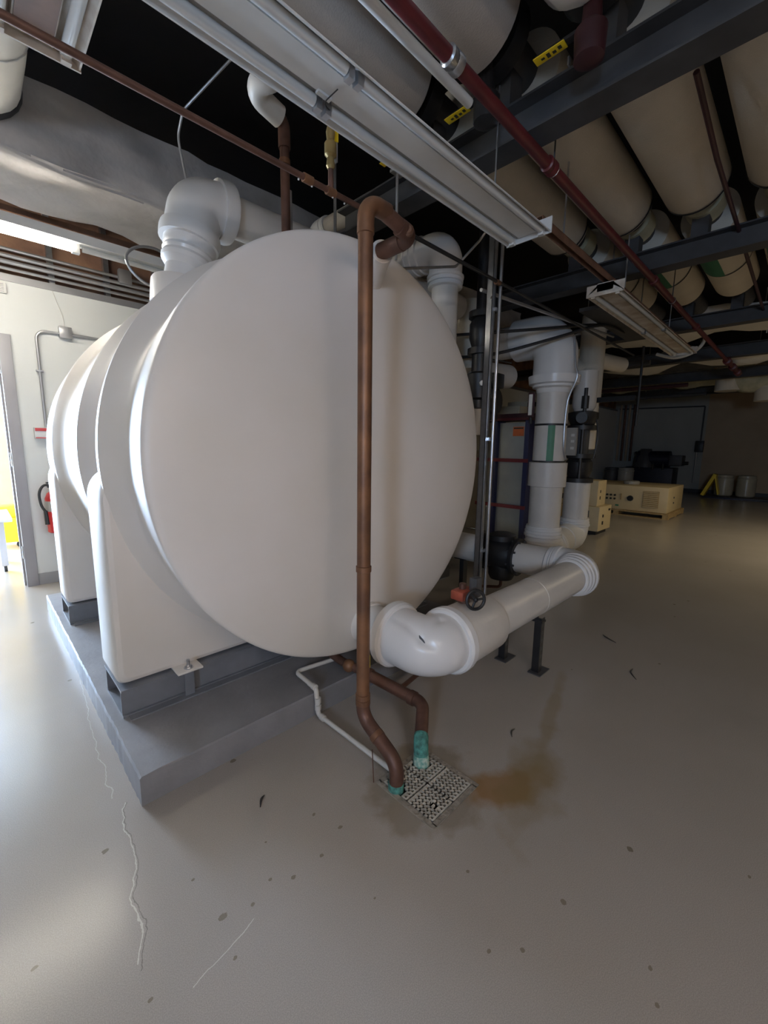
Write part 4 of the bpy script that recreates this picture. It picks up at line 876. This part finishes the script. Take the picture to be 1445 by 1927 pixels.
# cables slung between the pipes
for k, (P, lb) in enumerate((([(3.0, 2.55, 2.05), (3.5, 2.2, 2.10), (3.9, 1.75, 2.25), (4.4, 1.55, 2.42), (4.9, 1.50, 2.44)], 'drooping dark cable crossing the nearer white elbow'), ([(3.2, 2.4, 2.25), (3.8, 1.9, 2.33), (4.5, 1.58, 2.45), (5.0, 1.52, 2.46)], 'upper slack dark cable above the nearer white elbow'))):
    one('slung_cable', MB().tube(spline(P), 0.014, 8), 'wire_black', P[0], lb, 'cable', 'slung cables')
t = thing('support_strut', 'steel strut channel on rods above the nearer white elbow', 'strut', (4.2, 1.6, 2.45))
MB().cyl((2.46, 1.62, 2.26), (5.0, 1.62, 2.44), 0.012, 8).build('upper_conduit', 'conduit_grey', t)
MB().box(4.0, 5.4, 1.37, 1.60, 2.46, 2.49).build('channel', 'machine_grey', t)
for k in (4.1, 5.0): MB().cyl((k, 1.385, 2.48), (k, 1.385, 3.69), 0.006, 8).build('rod', 'galvanised', t)

# ------------------------------------------------------------------ pipework behind: valve train near the post
t = thing('valve_train', 'black flanged valves with small motor behind the strut post', 'valve', (3.05, 2.05, 1.5))
MB().lathe((3.25, 2.12, 2.05), (0, 0, 1), [(0, 0.11), (0.05, 0.11), (0.05, 0.07), (0.14, 0.10), (0.25, 0.10), (0.30, 0.07), (0.30, 0.11), (0.35, 0.11)], 20).build('upper_valve', 'black_iron', t)
MB().cyl((3.25, 2.12, 1.60), (3.25, 2.12, 2.06), 0.07, 16).cyl((3.25, 2.12, 2.38), (3.25, 2.12, 3.7), 0.05, 14).build('spool', 'black_iron', t)
MB().lathe((3.25, 2.12, 1.66), (0, 0, 1), [(0, 0.05), (0.02, 0.12), (0.22, 0.13), (0.25, 0.06)], 18).build('lower_valve', 'black_iron', t)
MB().box(3.20, 3.34, 1.92, 2.05, 1.76, 1.88, 0.01).build('motor', 'black_iron', t)
MB().cyl((3.15, 2.03, 1.79), (3.12, 2.00, 1.79), 0.022, 12).build('gauge', 'glass_tube', t)
MB().tube(arc([(3.25, 2.01, 1.88), (3.25, 2.01, 2.0), (3.6, 2.01, 2.02)], 0.03, 4), 0.006, 6).build('wire', 'wire_black', t)
t = thing('branch_pipe', 'white insulated tee pipe dropping behind the strut post', 'pipe', (3.7, 2.4, 1.2))
MB().cyl((3.70, 2.42, 1.38), (3.70, 2.42, 1.86), 0.115, 22).build('drop', 'jacket_white', t)
MB().tube(arc([(3.70, 2.42, 1.80), (3.70, 2.42, 1.98), (4.25, 2.42, 2.02)], 0.10, 8), 0.125, 24).build('tee', 'jacket_white', t)
MB().cyl((3.60, 2.45, 2.0), (3.60, 2.45, 2.62), 0.17, 24).build('upper_body', 'canvas_tan', t)
MB().tube([(3.6, 2.45, 2.45), (3.3, 3.6, 2.45)], 0.15, 22).build('back_run', 'canvas_tan', t)
one('back_header', MB().cyl((2.9, 2.5, 2.20), (2.9, 4.4, 2.20), 0.13, 22), 'canvas_tan', (2.9, 3.4, 2.07), 'tan insulated header pipe in the gap above the tank right shoulder', 'pipe')
one('dark_motor', MB().lathe((4.3, 2.55, 1.78), (0, 1, 0), [(0, 0.06), (0.02, 0.15), (0.28, 0.15), (0.30, 0.10)], 20).box(4.2, 4.4, 2.6, 2.8, 1.58, 1.66), 'machine_grey', (4.3, 2.6, 1.58), 'dark green motor above the blue plate exchanger', 'motor')

# ------------------------------------------------------------------ plate heat exchanger
t = thing('plate_heat_exchanger', 'tall blue framed plate heat exchanger with red tie bars', 'heat exchanger', (4.75, 2.55, 0))
MB().box(4.72, 4.80, 2.36, 2.74, 0.05, 1.56).build('plate_pack', 'plate_steel', t)
for yy in (2.325, 2.745): MB().box(4.66, 4.86, yy, yy + 0.055, 0, 1.60).build('side_frame', 'navy_steel', t)
MB().box(4.64, 4.9, 2.30, 2.95, 1.58, 1.66).build('top_bar', 'red_dark', t)
MB().box(4.62, 4.66, 2.32, 2.9, 1.58, 1.61).build('top_lip', 'red_paint', t)
for zz in (1.09, 0.53): MB().box(4.64, 4.665, 2.32, 3.0, zz, zz + 0.042).build('tie_bar', 'red_tie', t)
sg = MB().box(4.715, 4.72, 2.42, 2.56, 1.40, 1.51).build('warning_sign', 'orange_sign', t)
MB().box(4.713, 4.715, 2.43, 2.55, 1.485, 1.50).build('sign_print', 'black_print', sg)

# cream electrical cabinets behind
for k, (x0, x1, y0, y1, z1, lb) in enumerate(((5.55, 6.0, 3.05, 3.75, 1.22, 'lower cream cabinet with black handles behind the blue exchanger'), (6.05, 6.35, 3.2, 3.8, 1.9, 'tall cream cabinet behind the lower one'), (6.4, 6.9, 2.95, 3.6, 2.0, 'tall cream cabinet between the white vertical pipes in the back'), (4.3, 4.9, 3.7, 4.3, 1.6, 'cream cabinet in the gap right of the tank edge'))):
    t = thing('control_cabinet', lb, 'cabinet', ((x0 + x1) / 2, (y0 + y1) / 2, 0), 'control cabinets')
    MB().box(x0, x1, y0, y1, 0, z1, 0.006).build('body', 'cream_cabinet', t)
    d = MB().box(x0 - 0.012, x0, y0 + 0.02, y1 - 0.02, 0.08, z1 - 0.04, 0.003).build('door', 'cream_cabinet', t)
    MB().box(x0 - 0.03, x0 - 0.012, y0 + 0.10, y0 + 0.24, z1 * 0.48, z1 * 0.48 + 0.04).build('handle', 'black_iron', d)
    MB().box(x0 - 0.016, x0 - 0.012, y0 + 0.16, y0 + 0.19, z1 * 0.75, z1 * 0.75 + 0.09).build('name_plate', 'black_print', d)

# ------------------------------------------------------------------ tan machines on the floor
def louvre(x, y0, y1, z0, z1, par, n=9):
    fr_ = MB().box(x - 0.006, x, y0, y1, z0, z1).build('grille_back', 'pallet_wood', par)
    for k in range(n):
        zz = z0 + (z1 - z0) * (k + 0.2) / n; MB().box(x - 0.016, x - 0.006, y0 + 0.01, y1 - 0.01, zz, zz + (z1 - z0) / n * 0.45).build('slat', 'tan_machine', fr_)
t = thing('generator', 'long tan machine cabinet with grille on a wooden pallet', 'generator', (9.5, 2.5, 0))
MB().box(8.95, 10.2, 1.72, 3.4, 0.11, 0.58, 0.008).build('cabinet', 'tan_machine', t)
louvre(8.95, 1.86, 2.12, 0.19, 0.50, t)
MB().lathe((8.95, 2.33, 0.34), (-1, 0, 0), [(0, 0.055), (0.03, 0.05)], 16).build('round_port', 'black_iron', t)
for k in range(6): MB().cyl((8.95, 2.60 + (k % 3) * 0.07, 0.31 + (k // 3) * 0.07), (8.93, 2.60 + (k % 3) * 0.07, 0.31 + (k // 3) * 0.07), 0.02, 10).build('socket', 'black_print', t)
MB().box(8.935, 8.95, 2.48, 2.50, 0.30, 0.42).build('lever_slot', 'pallet_wood', t)
MB().box(8.93, 8.95, 2.95, 3.08, 0.21, 0.26).build('latch', 'black_iron', t)
MB().box(8.945, 8.95, 2.52, 2.58, 0.17, 0.20).build('green_tag', 'green_label', t)
for k in (0.26, 0.36): MB().box(9.4, 9.43, 1.71, 1.72, k, k + 0.03).build('hinge', 'machine_grey', t)
pal = thing('pallet', 'low wooden pallet under the long tan machine', 'pallet', (9.55, 2.5, 0))
for k in range(7): MB().box(8.9 + k * 0.2, 9.06 + k * 0.2, 1.68, 3.45, 0.085, 0.105).build('deck_board', 'pallet_wood', pal)
for yy in (1.68, 2.5, 3.33): MB().box(8.9, 10.26, yy, yy + 0.09, 0.018, 0.085).build('stringer', 'pallet_wood', pal)
for k in (8.9, 9.5, 10.12): MB().box(k, k + 0.13, 1.68, 3.45, 0.0, 0.018).build('bottom_board', 'pallet_wood', pal)
one('paper_roll', MB().lathe((9.4, 2.45, 0.58), (0, 0, 1), [(0, 0.13), (0.01, 0.14), (0.06, 0.14), (0.07, 0.12)], 18), 'bucket_white', (9.4, 2.45, 0.58), 'small white tub lying on the long tan machine', 'tub')
t = thing('tan_unit', 'tan steel unit standing on the floor beside the white pipe elbow', 'machine', (6.7, 2.3, 0))
MB().box(6.45, 6.98, 2.06, 2.7, 0.06, 0.42, 0.006).build('cabinet', 'tan_machine', t)
MB().box(6.50, 6.93, 2.10, 2.66, 0.0, 0.06).build('skid', 'black_iron', t)
MB().box(6.6, 6.63, 2.05, 2.06, 0.15, 0.20).box(6.6, 6.63, 2.05, 2.06, 0.26, 0.30).box(6.85, 6.92, 2.054, 2.06, 0.34, 0.37).build('latch', 'black_iron', t)
MB().box(6.444, 6.45, 2.2, 2.3, 0.26, 0.36).build('panel', 'machine_grey', t)
t = thing('tan_unit', 'taller tan steel unit stacked on the floor unit behind the white pipe', 'machine', (6.8, 2.4, 0.42))
MB().box(6.50, 6.85, 2.12, 2.9, 0.425, 0.80, 0.006).build('cabinet', 'tan_machine', t)
for k in range(3): MB().box(6.494, 6.5, 2.30 + k * 0.14, 2.36 + k * 0.14, 0.50 + (k % 2) * 0.1, 0.58 + (k % 2) * 0.1).build('gauge', 'black_print', t)
MB().box(6.6, 6.62, 2.114, 2.12, 0.52, 0.57).box(6.6, 6.62, 2.114, 2.12, 0.62, 0.66).build('latch', 'black_iron', t)

# ------------------------------------------------------------------ far end of the hall
t = thing('dark_compressor', 'dark navy machine with motors against the grey far wall', 'machine', (14.8, 3.3, 0))
MB().box(14.5, 15.2, 2.75, 4.0, 0.0, 0.75, 0.02).build('base_cabinet', 'dark_machine', t)
MB().lathe((14.6, 3.35, 1.0), (0, 1, 0), [(-0.5, 0.1), (-0.48, 0.24), (0.35, 0.24), (0.4, 0.1)], 20).build('drum', 'dark_machine', t)
MB().lathe((14.6, 3.5, 0.75), (0, 0, 1), [(0, 0.3), (0.3, 0.28), (0.5, 0.15), (0.55, 0.14)], 18).build('dome', 'machine_grey', t)
MB().box(14.45, 14.9, 2.55, 3.0, 0.82, 1.12, 0.02).build('side_motor', 'machine_grey', t)
MB().cyl((14.6, 2.55, 0.9), (14.6, 2.42, 0.9), 0.05, 10).build('shaft', 'black_iron', t)
for k in (3.0, 3.25, 3.6): MB().tube(arc([(14.45, k, 0.7), (14.4, k, 1.0), (14.5, k + 0.15, 1.2)], 0.05, 4), 0.03, 8).build('hose', 'black_iron', t)
for x, y, h, lb in ((13.6, 3.72, 0.74, 'white plastic drum beside the dark machine'), (13.8, 4.15, 0.72, 'dull grey plastic drum at the far left of the machine'),):
    one('plastic_drum', MB().lathe((x, y, 0), (0, 0, 1), [(0, 0.19), (0.02, 0.20), (h - 0.1, 0.205), (h - 0.09, 0.215), (h - 0.06, 0.215), (h - 0.05, 0.20), (h, 0.20), (h + 0.01, 0.17)], 22), 'bucket_white' if 'white' in lb else 'machine_grey', (x, y, 0), lb, 'drum', 'plastic drums')
t = thing('wet_floor_sign', 'yellow folding floor sign leaning by the far wall', 'floor sign', (14.2, 1.85, 0.08))
M1 = Matrix.Rotation(math.radians(22), 3, 'X')
MB().obox((14.2, 1.83, 0.36), (0.30, 0.075, 0.62), M1).build('panel', 'yellow_plastic', t)
MB().obox((14.2, 1.66, 0.36), (0.28, 0.03, 0.50), Matrix.Rotation(math.radians(-12), 3, 'X')).build('panel', 'yellow_plastic', t)
for k, (y, lb) in enumerate(((1.56, 'clear plastic barrel, left of two by the yellow sign'), (1.10, 'clear plastic barrel, right of two by the far wall'))):
    one('plastic_barrel', MB().lathe((14.6, y, 0.06), (0, 0, 1), [(0, 0.17), (0.03, 0.2), (0.28, 0.21), (0.40, 0.20), (0.48, 0.205), (0.50, 0.19), (0.56, 0.19), (0.57, 0.12)], 22), 'jug_clear', (14.6, y, 0.06), lb, 'barrel', 'plastic barrels')
one('spill_tray', MB().box(14.2, 15.0, 0.6, 1.95, 0, 0.055, 0.01), 'dark_machine', (14.6, 1.3, 0), 'flat dark tray under the clear barrels', 'tray')
t = thing('wall_switch', 'dark switch box with conduit on the grey far wall', 'switch box', (15.45, 2.35, 1.25))
MB().box(15.36, 15.5, 2.24, 2.44, 1.22, 1.55, 0.01).build('box', 'black_iron', t)
MB().cyl((15.47, 2.33, 1.55), (15.47, 2.33, 2.55), 0.02, 8).build('conduit', 'machine_grey', t)
MB().cyl((15.47, 2.40, 0.3), (15.47, 2.40, 1.22), 0.02, 8).build('conduit', 'conduit_grey', t)
MB().cyl((15.47, 2.33, 2.55), (15.47, 4.6, 2.58), 0.02, 8).build('conduit', 'machine_grey', t)
for k in range(4):
    one('wall_pipe', MB().cyl((15.42, 4.15 + k * 0.13, 0.9), (15.42, 4.15 + k * 0.13, 2.7), 0.035, 10), ('wall_tan' if k % 2 else 'copper_dark'), (15.42, 4.15 + k * 0.13, 0.9), ['brown', 'tan', 'second brown', 'second tan'][k] + ' vertical pipe in the far left corner of the hall', 'pipe', 'pipes in the far corner')
struct(MB().box(X1 - 0.012, X1, Y0, Y1, 0, 0.12).build('baseboard_far', 'black_iron'), 'dark baseboard along the far wall', 'baseboard')

# hanging insulation and ducts below the far ceiling
def sag(name, x, y0, y1, z, w, amp, lab, m='insul_white', ph_=0.0, drop=0.18):
    n = 34; vs = []; fs = []
    for i in range(n + 1):
        y = y0 + (y1 - y0) * i / n
        s = abs(math.sin((y + ph_) * 2.3)) * amp + 0.02 * math.sin(y * 9 + ph_)
        for k in range(7):
            u = k / 6; vs.append((x + w * u + 0.03 * math.sin(y * 6), y, z - s - drop * math.sin(u * math.pi) + random.uniform(-0.006, 0.006)))
    for i in range(n):
        for k in range(6): fs.append((i * 7 + k, i * 7 + k + 1, (i + 1) * 7 + k + 1, (i + 1) * 7 + k))
    nv = len(vs); vs += [(a, b, c + 0.03) for a, b, c in vs]; fs += [tuple(nv + q for q in reversed(f)) for f in fs]
    for i in range(n):
        for k in (0, 6): fs.append((i * 7 + k, (i + 1) * 7 + k, nv + (i + 1) * 7 + k, nv + i * 7 + k))
    mb = MB().add(vs, fs)
    for q in (0.15, 0.5, 0.85): mb.cyl((x + w * 0.5, y0 + (y1 - y0) * q, z - drop - amp), (x + w * 0.5, y0 + (y1 - y0) * q, ZC), 0.006, 6)
    return one(name, mb, m, (x, (y0 + y1) / 2, z), lab, 'insulation', 'sagging insulation blankets', 60)
sag('insulation_blanket', 6.6, -2.5, 3.6, 2.99, 0.9, 0.13, 'pale sagging insulation blanket beyond the far tube fixture', ph_=0.4)
sag('insulation_blanket', 8.4, -2.5, 4.0, 2.93, 0.8, 0.16, 'torn pale insulation blanket over the tan generator', ph_=1.1)
sag('insulation_blanket', 11.5, 1.6, 4.4, 2.98, 0.8, 0.14, 'yellowish sagging insulation strip before the far wall', 'insul_yellow', 0.0)
sag('insulation_blanket', 13.2, 1.6, 4.5, 3.0, 0.8, 0.14, 'dim yellow insulation strip nearest the far wall', 'insul_yellow', 0.7)
t = thing('torn_loop', 'pale torn strip of insulation curling down beyond the far fixture', 'insulation strip', (7.4, 1.35, 2.6))
MB().tube(spline([(7.4, 1.25, 3.0), (7.4, 1.22, 2.76), (7.4, 1.34, 2.62), (7.4, 1.55, 2.58), (7.4, 1.78, 2.66)]), 0.022, 8).build('strip', 'insul_white', t)
t = thing('far_duct', 'round tan duct with a stub under the far ceiling at the right', 'duct', (11.0, 0.6, 2.3))
MB().tube(arc([(11.0, -2.5, 2.62), (11.0, 1.15, 2.62), (11.0, 1.25, 3.3)], 0.2, 6), 0.23, 24).build('main_run', 'insul_yellow', t)
MB().cyl((11.0, 0.72, 2.62), (11.0, 0.72, 2.22), 0.19, 22).build('stub', 'canvas_tan', t)
MB().cyl((10.98, 1.32, 2.45), (10.98, 1.32, 3.1), 0.22, 20).build('tee', 'canvas_tan', t)
one('dark_main', MB().cyl((9.65, -2.5, 2.86), (9.65, 4.0, 2.86), 0.13, 20), 'dark_beam', (9.65, 0.7, 2.73), 'dark green pipe crossing below the far ceiling', 'pipe')
for k, (x, z, lb) in enumerate(((7.2, 2.52, 'thin dark crossing pipe, nearest of the far three'), (9.9, 2.50, 'thin dark crossing pipe, middle of the far three'), (11.9, 2.52, 'thin dark crossing pipe, farthest of the three'))):
    one('crossing_pipe', MB().cyl((x, 1.8, z), (x, 4.68, z), 0.04, 10), 'red_dark' if k == 1 else 'dark_beam', (x, 3.1, z), lb, 'pipe', 'far crossing pipes')
one('drop_pipe', MB().cyl((7.0, 1.85, 1.6), (7.0, 1.85, 3.70), 0.018, 8), 'wire_black', (7.0, 1.85, 1.6), 'black vertical pipe under the third ceiling beam', 'pipe')

# ------------------------------------------------------------------ debris on the floor
for k, (x, y, a, s, lb) in enumerate(((1.60, 0.78, 0.3, 0.03, 'dark flake of debris right of the drain'), (2.93, 0.80, 1.0, 0.06, 'dark scrap on the open floor near the white pipe end'), (2.55, 0.55, 0.4, 0.06, 'curled dark scrap on the open floor at the right'), (0.62, 1.22, 0.8, 0.025, 'small dark chip in front of the concrete pad'))):
    one('floor_debris', MB().tube(spline([(x - s * math.cos(a), y - s * math.sin(a), 0.003), (x, y + 0.3 * s, 0.005), (x + s * math.cos(a), y + s * math.sin(a), 0.003)], 4), [0.0015, 0.002, 0.003, 0.004, 0.004, 0.004, 0.003, 0.002, 0.0015], 6), 'wire_black', (x, y, 0), lb, 'debris', 'floor debris')
